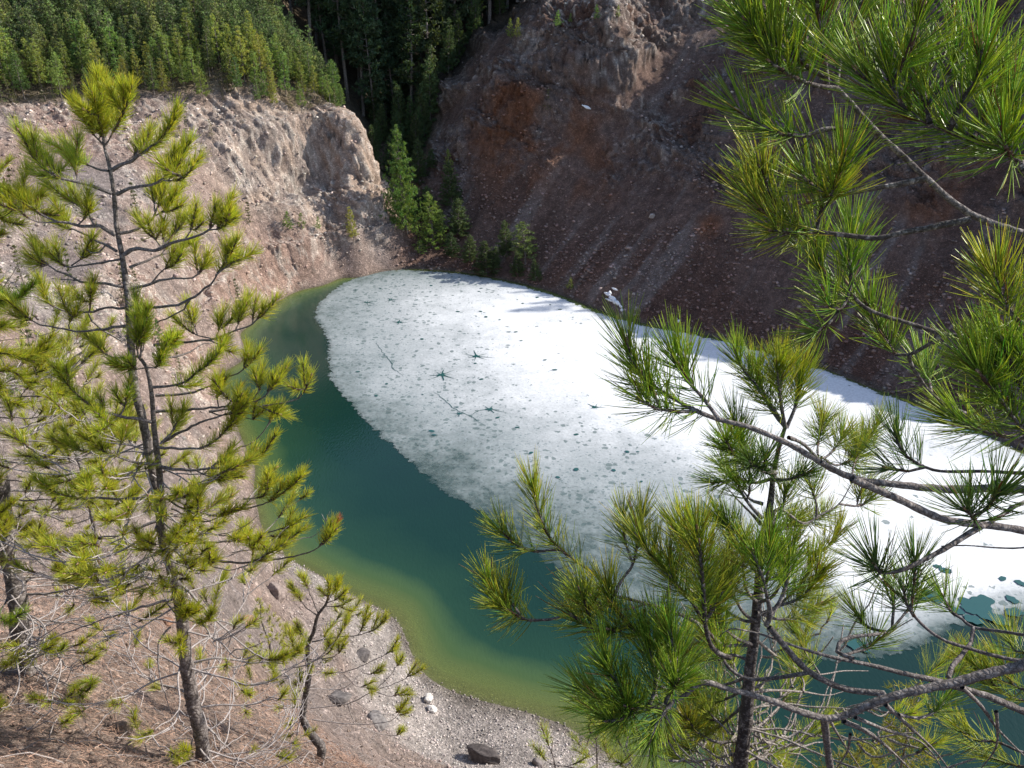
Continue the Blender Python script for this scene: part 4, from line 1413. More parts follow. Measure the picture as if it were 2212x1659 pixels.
# ---- the forked pine on the left (two leaders from one foot)
YA = 6.8
stemA = C(1, [(645, 905), (680, 1050), (705, 1220), (720, 1400), (750, 1560), (765, 1659)]) + C(4, [(790, 260), (800, 420), (830, 800), (880, 1000), (915, 1180), (950, 1350), (990, 1600)]) \
    + C(7, [(1010, 250), (1060, 430), (1100, 600), (1130, 800), (1150, 1000), (1190, 1250), (1240, 1450), (1270, 1659), (1330, 1900)])
PA = px_line(stemA[::-1], YA - .25, YA + .1)
gA = PA[0].copy()
A_ = Pine('forked_pine', tuple(gA), 'tall yellow-green pine forking into two leaders, the largest tree at left')
A_.trunk(PA, [.088, .084, .077, .068, .060, .054, .046, .039, .031, .022, .013], rough=.16)
stemB = C(4, [(855, 620), (900, 680), (925, 780), (940, 900), (950, 1050), (965, 1180), (980, 1300), (992, 1450), (1003, 1560)]) + C(7, [(1012, 190), (1035, 340)])
PB = px_line(stemB[::-1], YA - .12, YA - .35)
mbx = MB()
Q = resample(PB, .05); tube(mbx, Q, np.linspace(.045, .014, len(Q)), 10, .16, (.15, .13, .125), .35, rs=.06)
for a in mbx.v: a -= gA
mbx.obj('trunk', M_BARKF, A_.root, smooth=True)


def brA(k, pts, off=.0, r0=.018, tufts=((.6, 1),), y=YA, **kw):
    L_ = px_line(C(k, pts), y, y + off)
    A_.branch(L_, r0, .005, tufts, **kw)


def ln(k, pts, y0, y1): return px_line(C(k, pts), y0, y1)


# leaders
A_.branch(ln(1, [(645, 905), (640, 800), (625, 640), (610, 480)], YA + .1, YA), .014, .005, ((.08, 1),), dens=1100,
          subs=[(ln(1, [(645, 900), (700, 820), (760, 700), (810, 540)], YA + .1, YA - .1), .008, .004, ((.2, 1),)),
                (ln(1, [(645, 900), (580, 830), (520, 730), (470, 660)], YA + .1, YA - .1), .008, .004, ((.2, 1),)),
                (ln(1, [(645, 850), (680, 720), (690, 600)], YA + .1, YA + .3), .008, .004, ((.2, 1),)),
                (ln(1, [(645, 880), (610, 740), (570, 580)], YA + .1, YA - .2), .008, .004, ((.2, 1),))])
A_.branch(ln(4, [(855, 620), (845, 540), (838, 470)], YA - .35, YA - .4), .010, .005, ((.1, 1),), col=((.17, .25, .035), (.38, .45, .06)), dens=1100,
          subs=[(ln(4, [(870, 620), (870, 480), (860, 340)], YA - .35, YA - .2), .009, .004, ((.3, 1),)),
                (ln(4, [(860, 620), (900, 500), (900, 380)], YA - .35, YA - .25), .007, .004, ((.3, 1),)),
                (ln(4, [(900, 690), (960, 690), (1000, 640)], YA - .35, YA - .4), .007, .004, ((.1, 1),)),
                (ln(4, [(900, 690), (840, 700), (790, 650)], YA - .35, YA - .5), .007, .004, ((.1, 1),))])
brA(1, [(690, 1050), (760, 1010), (860, 960), (1000, 850), (1090, 720)], -.1, tufts=((.3, 1),), subs=[(ln(1, [(760, 1010), (830, 960), (845, 890)], YA, YA + .15), .007, .004, ((.4, 1),))])
brA(1, [(670, 1055), (590, 1040), (500, 990), (400, 880)], .25, .012, ((.35, 1),), col=NM)
brA(1, [(690, 1195), (600, 1160), (500, 1130), (380, 1100), (230, 1000), (110, 800)], -.35, tufts=((.35, 1),), col=NM, subs=[(ln(1, [(380, 1100), (330, 1040), (290, 960)], YA - .15, YA), .007, .004, ((.1, 1),)), (ln(1, [(480, 1120), (460, 1040), (420, 960)], YA - .1, YA + .1), .007, .004, ((.1, 1),))])
brA(1, [(720, 1200), (800, 1160), (930, 1140), (1030, 1090), (1090, 980), (1140, 900)], .1, tufts=((.5, 1),), subs=[(ln(1, [(1000, 1110), (1110, 1110), (1190, 1030)], YA, YA - .2), .007, .004, ((.2, 1),)), (ln(1, [(960, 1130), (1060, 1060), (1080, 960)], YA, YA + .2), .007, .004, ((.2, 1),))])
brA(1, [(740, 1440), (850, 1410), (940, 1350), (980, 1280), (1010, 1180)], .3, tufts=((.6, 1),), subs=[(ln(1, [(960, 1330), (1030, 1290), (1070, 1230)], YA + .2, YA + .2), .007, .004, ((.2, 1),)), (ln(1, [(960, 1330), (950, 1250), (940, 1170)], YA + .2, YA + .3), .007, .004, ((.2, 1),))])
brA(1, [(710, 1450), (620, 1400), (500, 1390), (350, 1370), (250, 1320), (130, 1220)], -.3, .022, ((.68, 1),), subs=[(ln(1, [(580, 1390), (540, 1310), (480, 1270), (400, 1200)], YA - .1, YA + .1), .009, .004, ((.5, 1),)), (ln(1, [(350, 1370), (230, 1370), (120, 1300), (30, 1210)], YA - .2, YA - .4), .008, .004, ((.4, 1),)), (ln(1, [(480, 1390), (520, 1350), (560, 1270)], YA - .1, YA - .2), .008, .004, ((.2, 1),))])
brA(1, [(720, 1550), (640, 1510), (540, 1450), (430, 1400), (400, 1330)], .3, .014, ((.8, 1),), subs=[(ln(1, [(650, 1515), (610, 1560), (560, 1560), (540, 1540)], YA, YA), .008, .004, ())])
brA(1, [(770, 1570), (850, 1530), (950, 1550), (1060, 1500), (1200, 1460), (1290, 1420), (1350, 1340), (1430, 1220)], -.25, .02, ((.72, 1),),
    subs=[(ln(1, [(960, 1545), (1050, 1480), (1090, 1400), (1110, 1340)], YA - .05, YA + .2), .009, .004, ((.3, 1),)), (ln(1, [(1000, 1530), (960, 1480), (990, 1420)], YA, YA), .008, .004, ((.2, 1),)),
          (ln(1, [(1140, 1480), (1180, 1420), (1190, 1350)], YA, YA), .008, .004, ((.2, 1),)), (ln(1, [(1290, 1420), (1380, 1400), (1450, 1340)], YA - .2, YA - .3), .008, .004, ((.2, 1),))])
brA(1, [(800, 1650), (900, 1610), (1000, 1570), (1110, 1540), (1160, 1500)], .4, .014, ((.6, 1),))
brA(1, [(745, 1600), (500, 1640), (400, 1640), (300, 1560), (210, 1490)], .2, .012, ((.6, 1),), subs=[(ln(1, [(440, 1640), (500, 1600), (530, 1540)], YA + .1, YA + .1), .008, .004, ((.3, 1),))])
brA(4, [(810, 200), (900, 180), (1030, 140), (1190, 130), (1290, 50)], .1, .018, ((.75, 1),), subs=[(ln(4, [(930, 175), (980, 110), (1060, 60), (1100, 20)], YA, YA), .008, .004, ((.5, 1),))])
brA(4, [(780, 310), (960, 315), (1100, 300), (1230, 230), (1320, 140), (1380, 50), (1420, -60)], -.3, .018, ((.76, 1),), subs=[(ln(4, [(1180, 260), (1130, 330), (970, 410)], YA - .2, YA), .008, .006, ()), (ln(4, [(1330, 120), (1400, 60), (1480, 20)], YA - .3, YA - .3), .008, .004, ((.4, 1),))])
brA(4, [(760, 190), (650, 175), (500, 160), (420, 120), (350, 90), (250, 20), (200, -60)], -.2, .017, ((.72, 1),), subs=[(ln(4, [(470, 150), (400, 145), (320, 140)], YA - .1, YA - .1), .007, .004, ())])
brA(4, [(780, 320), (650, 320), (540, 350), (430, 345), (330, 310), (270, 250)], .2, .015, ((.85, 1),), subs=[(ln(4, [(550, 345), (560, 280), (560, 210)], YA, YA - .2), .008, .005, ((.3, 1),)), (ln(4, [(545, 350), (570, 400), (640, 460), (750, 525)], YA, YA + .1), .008, .008, ())])
brA(4, [(790, 430), (650, 450), (540, 465), (400, 450), (300, 435), (200, 400), (130, 330)], -.4, .016, ((.8, 1),), subs=[(ln(4, [(430, 455), (430, 400), (470, 360)], YA - .2, YA - .3), .007, .004, ((.3, 1),))])
brA(4, [(950, 550), (1150, 530), (1330, 510), (1450, 460), (1560, 420), (1630, 320)], .0, .017, ((.83, 1),), subs=[(ln(4, [(1330, 515), (1350, 460), (1350, 390)], YA, YA), .007, .004, ((.2, 1),)), (ln(4, [(1450, 465), (1470, 420), (1475, 360)], YA, YA), .007, .004, ((.2, 1),)), (ln(4, [(1330, 515), (1220, 490), (1200, 440), (1195, 350)], YA, YA + .1), .007, .004, ((.55, 1),)),
                                                                                                                                    (ln(4, [(1290, 520), (1380, 550), (1400, 500)], YA, YA - .1), .007, .004, ((.4, 1),))])
brA(4, [(980, 640), (1080, 620), (1200, 580), (1260, 540), (1380, 535)], .5, .014, ())
brA(4, [(1010, 600), (1050, 570), (1100, 500)], -.3, .009, ((.3, 1),), col=NM)
brA(4, [(850, 620), (700, 625), (640, 590), (600, 520)], .3, .012, ((.6, 1),), y=YA - .3)
brA(4, [(960, 860), (1150, 850), (1300, 800), (1420, 740), (1495, 700), (1530, 620)], .1, .016, ((.87, 1),), y=YA)
brA(4, [(960, 960), (1150, 950), (1260, 940), (1380, 930), (1500, 900), (1620, 880), (1720, 760)], -.1, .018, ((.85, 1),), subs=[(ln(4, [(1350, 930), (1340, 880), (1340, 810)], YA, YA - .1), .008, .004, ((.2, 1),)), (ln(4, [(1560, 890), (1600, 830), (1610, 760)], YA - .1, YA), .008, .004, ((.3, 1),)), (ln(4, [(1400, 925), (1450, 870), (1480, 820)], YA - .1, YA - .1), .008, .004, ((.3, 1),))])
brA(4, [(1290, 960), (1480, 930), (1600, 925), (1700, 915), (1800, 895), (1870, 850), (1920, 740)], .1, .015, ((.82, 1),), subs=[(ln(4, [(1600, 925), (1680, 960), (1730, 940)], YA, YA), .006, .004, ((.4, 1),)), (ln(4, [(1290, 960), (1350, 985), (1440, 970), (1560, 1010), (1590, 980)], YA, YA), .007, .004, ((.8, 1),))])
brA(4, [(1000, 1150), (1230, 1030), (1350, 990), (1450, 960), (1530, 900)], -.2, .018, ((.7, 1),))
brA(4, [(1250, 1350), (1430, 1205), (1560, 1150), (1650, 1050), (1680, 980)], .2, .009, ((.9, 1),))
# second leader
yb = YA - .3
brA(4, [(940, 810), (1020, 805), (1120, 785), (1230, 710), (1290, 660), (1350, 600)], -.15, .016, ((.2, 1),), y=yb, col=NM)
brA(4, [(935, 1025), (870, 1005), (730, 990), (560, 920), (420, 800), (330, 680)], -.35, .018, ((.33, 1),), y=yb, col=NM, subs=[(ln(4, [(740, 990), (770, 930), (800, 860)], yb - .1, yb), .008, .004, ((.1, 1),)), (ln(4, [(720, 1000), (680, 1030), (640, 1000)], yb - .1, yb - .3), .008, .004, ((.1, 1),))])
brA(4, [(970, 1180), (1060, 1185), (1170, 1190), (1280, 1170), (1380, 1090), (1440, 980)], .2, .015, ((.4, 1),), y=yb, subs=[(ln(4, [(990, 1160), (1050, 1100), (1100, 1020), (1140, 930)], yb, yb + .3), .012, .004, ((.4, 1),))])
brA(4, [(990, 1300), (1150, 1320), (1300, 1310), (1450, 1300), (1600, 1240), (1700, 1110)], -.1, .017, ((.42, 1),), y=yb, subs=[(ln(4, [(1300, 1310), (1400, 1230), (1440, 1180)], yb, yb + .2), .008, .004, ((.2, 1),)), (ln(4, [(1200, 1320), (1300, 1370), (1400, 1370)], yb, yb - .2), .008, .004, ((.4, 1),))])
brA(4, [(970, 1285), (850, 1280), (740, 1240), (620, 1190), (500, 1110)], -.3, .016, ((.4, 1),), y=yb, subs=[(ln(4, [(720, 1230), (740, 1170), (790, 1090)], yb - .1, yb + .1), .008, .004, ((.1, 1),)), (ln(4, [(620, 1190), (500, 1200), (400, 1150)], yb - .2, yb - .2), .008, .004, ((.3, 1),))])
brA(4, [(1040, 1480), (1300, 1600), (1510, 1560), (1660, 1520), (1770, 1440), (1870, 1340)], .0, .014, ((.65, 1),), y=yb, subs=[(ln(4, [(1500, 1500), (1620, 1480), (1670, 1390)], yb, yb), .008, .004, ((.3, 1),))])
brA(4, [(980, 1490), (820, 1500), (600, 1495), (480, 1500), (330, 1450), (220, 1380)], -.4, .018, ((.55, 1),), y=yb, col=NM, subs=[(ln(4, [(560, 1495), (540, 1450), (522, 1385)], yb - .3, yb - .6), .008, .005, ((.2, 1),))])
brA(4, [(1020, 1500), (1150, 1560), (1220, 1530)], -.35, .012, ((.5, 1),), y=yb, nl=.12, subs=[(ln(4, [(1150, 1560), (1215, 1600), (1220, 1480)], yb - .3, yb - .5), .008, .005, ((.3, 1),))])
brA(4, [(1060, 1560), (1250, 1640), (1370, 1600), (1440, 1560)], -.4, .012, ((.75, 1),), y=YA)
brA(7, [(1080, 270), (1350, 265), (1500, 240), (1640, 210), (1760, 170), (1880, 110)], .1, .016, ((.78, 1),), subs=[(ln(7, [(1640, 280), (1740, 210), (1760, 190)], YA, YA), .006, .004, ()), (ln(7, [(1500, 240), (1590, 260), (1640, 300)], YA, YA - .2), .006, .004, ((.5, 1),))])
brA(7, [(1100, 390), (1300, 380), (1500, 390), (1700, 370), (1900, 330), (1990, 280), (2070, 190)], -.1, .017, ((.84, 1),), subs=[(ln(7, [(1600, 380), (1720, 320), (1800, 250)], YA, YA + .1), .008, .004, ((.5, 1),)), (ln(7, [(1560, 385), (1560, 320), (1580, 260)], YA, YA - .1), .007, .004, ((.3, 1),))])
brA(7, [(1760, 270), (1870, 240), (1960, 220), (2010, 140), (2020, 100)], .0, .006, (), wood=(.42, .40, .38), subs=[(ln(7, [(2010, 140), (1985, 90)], YA, YA), .003, .002, ()), (ln(7, [(2010, 130), (2035, 75)], YA, YA), .003, .002, ()), (ln(7, [(1990, 220), (2070, 165), (2090, 120)], YA, YA), .004, .003, ())])
mbn = MB(); mbw_ = MB()
tuft(mbn, mbw_, ln(7, [(2080, 150), (2092, 120)], YA, YA), .07, 700, ((.35, .10, .06), (.45, .16, .10)), .0018, A_.rng, segs=2, sides=2)
for m_ in (mbn, mbw_):
    for a in m_.v: a -= gA
dt_ = mbw_.obj('branch', M_BARK, A_.root); tag(dt_, 'dead twig tip with red-brown needles')
mbn.obj('needles', M_NEEDLE, dt_)
brA(7, [(1060, 100), (900, 160), (750, 220), (600, 240), (450, 265), (340, 240)], -.3, .022, (), wood=(.30, .27, .265), side=2)
brA(7, [(1040, 500), (900, 530), (700, 590), (500, 610), (250, 600)], -.3, .015, (), wood=(.25, .22, .22), side=3)
brA(7, [(1060, 620), (900, 660), (700, 720), (500, 790), (300, 870), (80, 970)], -.2, .017, (), wood=(.28, .25, .245), side=2)
brA(7, [(1050, 790), (985, 880), (985, 1080), (1040, 1280), (1100, 1480)], -.3, .014, (), wood=(.36, .33, .32))
brA(7, [(1170, 1110), (1160, 1300), (1250, 1450), (1320, 1660)], -.35, .018, (), wood=(.36, .33, .32))
brA(7, [(1210, 1340), (1350, 1480), (1430, 1560), (1470, 1659)], -.3, .02, (), wood=(.33, .30, .29))
brA(7, [(1100, 500), (1250, 660), (1430, 840), (1600, 970), (1700, 990), (1780, 950)], -.2, .016, ((.8, 1),), wood=(.33, .30, .29), subs=[(ln(7, [(1350, 750), (1500, 790), (1620, 800)], YA, YA), .009, .004, ()), (ln(7, [(1430, 830), (1400, 950), (1390, 1080)], YA, YA), .007, .003, ())])
brA(7, [(1180, 1010), (1350, 980), (1550, 1010), (1700, 1000), (1800, 960), (1860, 900)], .1, .014, ((.8, 1),), wood=(.36, .33, .32), side=2)
brA(7, [(1190, 1080), (1300, 1040), (1500, 1030), (1700, 940)], .2, .012, (), wood=(.36, .33, .32), side=2)
brA(7, [(1040, 650), (1100, 720), (1150, 700)], -.5, .012, ((.6, 1),), subs=[(ln(7, [(1100, 740), (1140, 720), (1180, 680)], YA - .4, YA - .5), .008, .004, ((.1, 1),)), (ln(7, [(1080, 850), (1110, 900), (1115, 860)], YA - .3, YA - .6), .008, .004, ((.3, 1),))])
brA(7, [(1200, 1450), (1170, 1560), (1135, 1540)], -.5, .009, ((.6, 1),))
brA(7, [(1150, 700), (1260, 760), (1310, 700)], -.3, .009, ((.5, 1),))
brA(7, [(1020, 300), (940, 330), (880, 260)], -.5, .009, ((.5, 1),))
brA(7, [(880, 1650), (900, 1600), (960, 1560), (1150, 1500)], -.3, .009, ())
for i in range(38):
    s = A_.rng.uniform(.04, .55)
    az = A_.rng.uniform(0, 6.28)
    A_.wild(s, az, A_.rng.uniform(.8, 1.7) * (1.1 - s * .4), tp=.5, subs=6)

for i in range(26):
    A_.wild(A_.rng.uniform(.42, .68), A_.rng.uniform(2.2, 6.8), A_.rng.uniform(.7, 1.35), r=.009, tp=.85, subs=5)

# ---- pine at the left edge
YC = 8.0
stemC = C(4, [(-160, 700), (-110, 1000), (-40, 1250), (10, 1400), (20, 1500), (30, 1659)]) + C(7, [(20, 150), (50, 350), (90, 500), (110, 650), (125, 800), (150, 950), (170, 1060)])
PC = px_line(stemC[::-1], YC - .1, YC + .1)
C_ = Pine('pine_tree', tuple(PC[0]), 'thick dark-barked pine cut by the left edge, with pale bare lower twigs')
C_.trunk(PC, [.125, .115, .10, .085, .07, .06], rough=.2)


def brC(k, pts, off=0, r0=.018, tufts=(), y=YC, **kw):
    C_.branch(px_line(C(k, pts), y, y + off), r0, .005, tufts, **kw)


brC(4, [(-60, 1050), (100, 1130), (250, 1230), (440, 1310)], -.5, .026, (), side=2)
brC(4, [(-20, 1500), (150, 1510), (350, 1495), (500, 1480)], -.3, .016, (), side=2)
brC(4, [(0, 1380), (130, 1390), (210, 1430)], -.2, .014, ())
brC(4, [(-100, 800), (0, 790), (150, 740), (280, 700)], -.3, .014, ((.7, 1),), side=3)
brC(4, [(-60, 870), (100, 870), (300, 860), (430, 830)], -.3, .013, ((.8, 1),), side=3)
brC(4, [(-60, 990), (100, 1000), (300, 990), (420, 960)], .2, .012, (), side=3)
brC(7, [(20, 180), (100, 260), (250, 390), (345, 440), (350, 405)], -.7, .02, ((.8, 1),), wood=(.33, .30, .29))
brC(7, [(50, 600), (0, 720), (60, 760), (70, 740)], -.7, .014, ((.5, 1),), col=NG)
brC(7, [(70, 100), (100, 180), (150, 180), (200, 150)], -.4, .012, ((.4, 1),), subs=[(ln(7, [(150, 180), (230, 230), (280, 190)], YC - .3, YC - .4), .008, .004, ((.3, 1),))])
brC(7, [(90, 590), (300, 580), (500, 540), (650, 470), (770, 400)], -.3, .02, (), wood=(.22, .20, .19), side=3)
brC(7, [(100, 590), (250, 450), (450, 600), (600, 640)], .2, .012, ((.9, 1),), side=2)
brC(7, [(140, 900), (260, 1060), (400, 1130), (450, 1040), (540, 990), (620, 1000), (665, 1050)], -.2, .014, (), wood=(.36, .33, .31))
brC(7, [(150, 1000), (300, 950), (380, 930), (400, 900)], -.4, .01, ((.5, 1),), col=NM)
brC(7, [(150, 1000), (500, 1180), (560, 1120), (480, 1150)], -.5, .01, ((.5, 1),), col=NM, side=2)
for i in range(46):
    s = C_.rng.uniform(.0, .98)
    az = C_.rng.uniform(-1.9, 1.6)
    C_.wild(s, az, C_.rng.uniform(1.0, 2.4) * (1.05 - s * .3), tp=.5 + .35 * (s > .5), subs=7)

# ---- a pine further left whose branches reach into the picture
gL = ground_xy(-7.2, 7.0)
L_ = Pine('pine_tree', tuple(gL), 'yellow-green pine rooted off the left edge, its sprays reaching into view')
PL = np.array([gL, gL + [.05, .05, 2.5], gL + [-.05, .1, 5], gL + [0, 0, 7.0]])
L_.trunk(PL, [.08, .06, .04, .02])


def brL(k, pts, y=7.0, off=-.2, r0=.012, tufts=((.5, 1),), **kw):
    a = px_line(C(k, pts), y, y + off)
    rt = np.array([gL[0], gL[1], a[0][2] - .15])
    L_.branch(np.vstack([rt, a]), r0, .005, tufts, **kw)


brL(1, [(-150, 1350), (0, 1340), (80, 1290), (10, 1180)], tufts=((.8, 1),), subs=[(ln(1, [(60, 1300), (170, 1280), (290, 1330)], 6.9, 6.9), .007, .004, ((.4, 1),)), (ln(1, [(80, 1290), (120, 1240), (150, 1200)], 6.9, 6.9), .007, .004, ((.2, 1),))])
brL(4, [(-200, 320), (0, 290), (100, 270), (200, 180)], off=-.4, tufts=((.6, 1),), col=NG, dens=1000)
brL(4, [(-200, 560), (0, 525), (250, 495), (410, 430)], off=.1, tufts=())
brL(4, [(-200, 620), (0, 600), (90, 620), (200, 650)], tufts=((.4, 1),), side=5)
brL(4, [(-150, 730), (60, 700), (150, 770), (230, 780)], tufts=((.3, 1),), side=5)
brL(4, [(-200, 500), (-50, 460), (20, 430)], tufts=((.3, 1),), side=3)
brL(1, [(-200, 1500), (-60, 1480), (20, 1440)], tufts=((.3, 1),))
brL(4, [(-200, 850), (-30, 850), (60, 900), (140, 930)], tufts=((.6, 1),), side=5)
brL(4, [(-100, 580), (60, 600), (200, 620), (250, 560), (330, 490)], off=.2, tufts=((.7, 1),), side=2)
brL(4, [(-100, 440), (60, 440), (120, 440), (140, 400)], off=.2, tufts=((.7, 1),), side=2)
brL(7, [(-150, 100), (0, 80), (80, 20)], tufts=((.5, 1),), side=3)
brL(7, [(-200, 1300), (0, 1290), (30, 1350)], tufts=((.7, 1),), side=2)
for i in range(44):
    L_.wild(L_.rng.uniform(.22, .80), L_.rng.uniform(-1.0, 1.2), L_.rng.uniform(1.2, 2.3), tp=.6, subs=5)

# ---- a slim pine between the two, filling the left foreground
gM = ground_px(150, 1330)
for gp, hh, lab, nw in ((ground_px(215, 1180), 4.6, 'slender pine half hidden left of the forked pine trunk', 34), (ground_px(590, 1440), 2.2, 'low scrubby pine between the forked pine and the small crooked pine', 20)):
    M_ = Pine('pine_tree', tuple(gp), lab, nl=.11, dens=650)
    M_.trunk(np.array([gp, gp + [.1, 0, hh * .4], gp + [-.05, .1, hh * .75], gp + [0, .1, hh]]), [.05, .035, .022, .01])
    for i in range(nw):
        s = (i + .5) / nw
        M_.wild(.12 + .86 * s, i * 2.4 + M_.rng.uniform(-.3, .3), M_.rng.uniform(.7, 1.25) * (1.15 - s) * (hh / 3.4), r=.009, tp=.5 + .4 * s, subs=4, rise=.45)

# ---- small crooked pine
YD = 8.8
stemD = C(7, [(2025, 600), (2010, 650), (1960, 720), (1935, 820), (1900, 900), (1900, 1000), (1905, 1100), (1880, 1250), (1870, 1350), (1920, 1450), (1985, 1540), (1950, 1655)])
PD = px_line(stemD[::-1], YD, YD)
D_ = Pine('crooked_pine', tuple(PD[0]), 'small crooked pine with bent foot, right of the forked pine near the beach', nl=.11, dens=700)
D_.trunk(PD, [.065, .07, .06, .05, .045, .042, .036, .03, .022, .014], rough=.2, wood=(.10, .088, .085))


def brD(k, pts, off=0, r0=.011, tufts=((.7, 1),), **kw):
    D_.branch(px_line(C(k, pts), YD, YD + off), r0, .004, tufts, **kw)


brD(8, [(130, 620), (130, 560), (128, 500)], -.1, .01, ((.1, 1),), subs=[(ln(8, [(120, 640), (190, 610), (240, 560)], YD, YD - .1), .008, .004, ((.2, 1),)), (ln(8, [(110, 660), (200, 660), (270, 620)], YD, YD), .008, .004, ((.3, 1),)), (ln(8, [(120, 640), (170, 560), (190, 500)], YD, YD + .1), .008, .004, ((.3, 1),))])
brD(8, [(30, 880), (200, 850), (330, 835), (420, 800), (490, 740)], 0, tufts=((.66, 1),), subs=[(ln(8, [(310, 840), (340, 790), (350, 730)], YD, YD), .006, .004, ((.2, 1),)), (ln(8, [(240, 850), (230, 800), (250, 740)], YD, YD + .2), .005, .003, ((.4, 1),))])
brD(8, [(0, 990), (100, 985), (180, 960), (230, 900)], -.2, subs=[(ln(8, [(80, 985), (150, 930), (170, 880)], YD, YD), .006, .004, ((.3, 1),))])
brD(8, [(20, 1060), (200, 1070), (330, 1030), (480, 960), (545, 930)], .2, tufts=((.9, 1),), subs=[(ln(8, [(220, 1075), (300, 1150), (390, 1170), (400, 1200)], YD, YD), .005, .003, ((.7, 1),)), (ln(8, [(330, 1060), (380, 1080), (460, 1060)], YD, YD), .005, .003, ((.4, 1),))])
brD(8, [(20, 1290), (250, 1260), (400, 1190), (560, 1130), (650, 1080)], .1, tufts=((.93, 1),), wood=(.3, .26, .25), subs=[(ln(8, [(300, 1250), (400, 1310), (520, 1330), (560, 1300)], YD, YD), .006, .003, ((.9, 1),)), (ln(8, [(420, 1180), (500, 1100), (570, 1010)], YD, YD), .006, .003, ((.9, 1),)), (ln(8, [(430, 1190), (520, 1220), (560, 1180)], YD, YD), .006, .003, ((.7, 1),))])
brD(8, [(30, 1360), (250, 1385), (420, 1385), (530, 1360), (580, 1290)], -.1, tufts=((.94, 1),), wood=(.3, .26, .25))
brD(8, [(250, 1270), (300, 1380), (420, 1440), (550, 1460), (590, 1430)], 0, tufts=((.9, 1),), wood=(.3, .26, .25), r0=.008)
brD(7, [(1925, 860), (1880, 850), (1840, 790)], -.2)
brD(7, [(1960, 720), (1880, 660), (1840, 590)], -.1)
brD(7, [(1965, 710), (1910, 580), (1885, 480)], .1)
brD(7, [(1900, 1050), (1860, 1080), (1850, 1150), (1860, 1110)], -.2)
brD(7, [(1870, 1330), (1830, 1450), (1880, 1570), (1980, 1620)], -.2, tufts=(), wood=(.3, .26, .25), r0=.008)
brD(7, [(1880, 1280), (1750, 1290), (1620, 1275), (1500, 1285)], .1, tufts=(), wood=(.3, .26, .25))
for i in range(16):
    D_.wild(D_.rng.uniform(.25, .85), D_.rng.uniform(0, 6.28), D_.rng.uniform(.5, 1.0), r=.007, tp=.35, subs=4)

# ---- pine in the right foreground whose stem rises beside the ice
YE = 2.75
stemE = C(6, [(740, 1050), (700, 1180), (665, 1350), (650, 1500), (620, 1659)]) + C(9, [(590, 250), (575, 500), (560, 700), (540, 900), (520, 1050), (505, 1250), (485, 1450), (460, 1659), (440, 1900)])
PE = px_line(stemE[::-1], YE, YE + .25)
PE = np.vstack([[PE[0][0], PE[0][1], ground_xy(PE[0][0], PE[0][1])[2] - .05], PE])
E_ = Pine('pine_tree', tuple(PE[0]), 'bushy dark-stemmed pine in the right foreground, its thin trunk rising from the bottom edge', nl=.13, nr=.0011, dens=760, col=NM, near=True, wood=(.13, .115, .11))
E_.trunk(PE, [.05, .048, .044, .038, .036, .030, .024, .018, .014, .008], rough=.25, wood=(.06, .052, .05))
YE2 = YE + .2


def brE(k, pts, off=0, r0=.009, tufts=((.5, 1),), y=YE2, **kw):
    E_.branch(px_line(C(k, pts), y, y + off), r0, .0045, tufts, **kw)


brE(6, [(740, 1060), (690, 980), (600, 850), (480, 700), (430, 590)], 0, tufts=((.15, 1),), col=NG)
brE(6, [(740, 1060), (720, 960), (700, 820), (680, 660)], -.05, tufts=((.15, 1),))
brE(6, [(745, 1060), (790, 960), (830, 820), (850, 690)], .1, tufts=((.2, 1),))
brE(6, [(740, 1060), (640, 930), (580, 780), (560, 680)], .15, tufts=((.2, 1),))
brE(6, [(670, 1330), (560, 1290), (450, 1240), (350, 1180)], -.15, tufts=((.3, 1),), col=NG, subs=[(ln(6, [(540, 1280), (480, 1200), (450, 1120)], YE2, YE2), .006, .004, ((.1, 1),))])
brE(6, [(665, 1370), (560, 1400), (430, 1380), (300, 1400)], .1, tufts=((.45, 1),), col=NG)
brE(6, [(665, 1380), (750, 1380), (870, 1340)], -.2, tufts=((.4, 1),), col=ND)
brE(6, [(680, 1340), (600, 1330), (520, 1270)], -.25, tufts=((.2, 1),), col=ND)
brE(6, [(600, 1530), (520, 1500), (450, 1400)], .1, tufts=(), wood=(.24, .21, .20))
brE(6, [(590, 1659), (540, 1600), (450, 1510), (380, 1430)], .15, tufts=(), wood=(.10, .09, .09))
brE(6, [(760, 1120), (850, 1160), (960, 1250), (1060, 1170), (1100, 1090)], .4, tufts=((.75, 1),), subs=[(ln(6, [(960, 1240), (1060, 1290), (1180, 1230), (1230, 1120)], YE2 + .2, YE2 + .6), .006, .004, ((.4, 1),)), (ln(6, [(940, 1230), (940, 1160), (960, 1060)], YE2 + .2, YE2 + .5), .006, .004, ((.3, 1),))])
brE(6, [(640, 1640), (700, 1560), (850, 1650), (950, 1600), (1070, 1530), (1150, 1400)], .2, tufts=(), wood=(.2, .175, .165), subs=[(ln(6, [(930, 1610), (930, 1530), (900, 1430)], YE2, YE2), .006, .004, ((.5, 1),)), (ln(6, [(1070, 1530), (1200, 1540), (1300, 1470)], YE2 + .2, YE2 + .3), .006, .004, ((.5, 1),)), (ln(6, [(1150, 1400), (1160, 1300), (1200, 1200)], YE2 + .2, YE2 + .4), .006, .004, ((.5, 1),))])
brE(9, [(560, 700), (640, 700), (800, 560), (880, 450), (920, 350)], .1, tufts=((.45, 1),))
brE(9, [(580, 500), (680, 480), (760, 360), (800, 240)], .3, tufts=((.4, 1),))
brE(9, [(570, 600), (440, 560), (400, 440), (390, 300)], .15, tufts=((.5, 1),))
brE(9, [(590, 300), (640, 230), (720, 180), (800, 130)], .3, tufts=((.4, 1),))
brE(9, [(590, 350), (700, 330), (900, 330), (1010, 290), (1080, 190)], .4, tufts=((.65, 1),), col=NY)
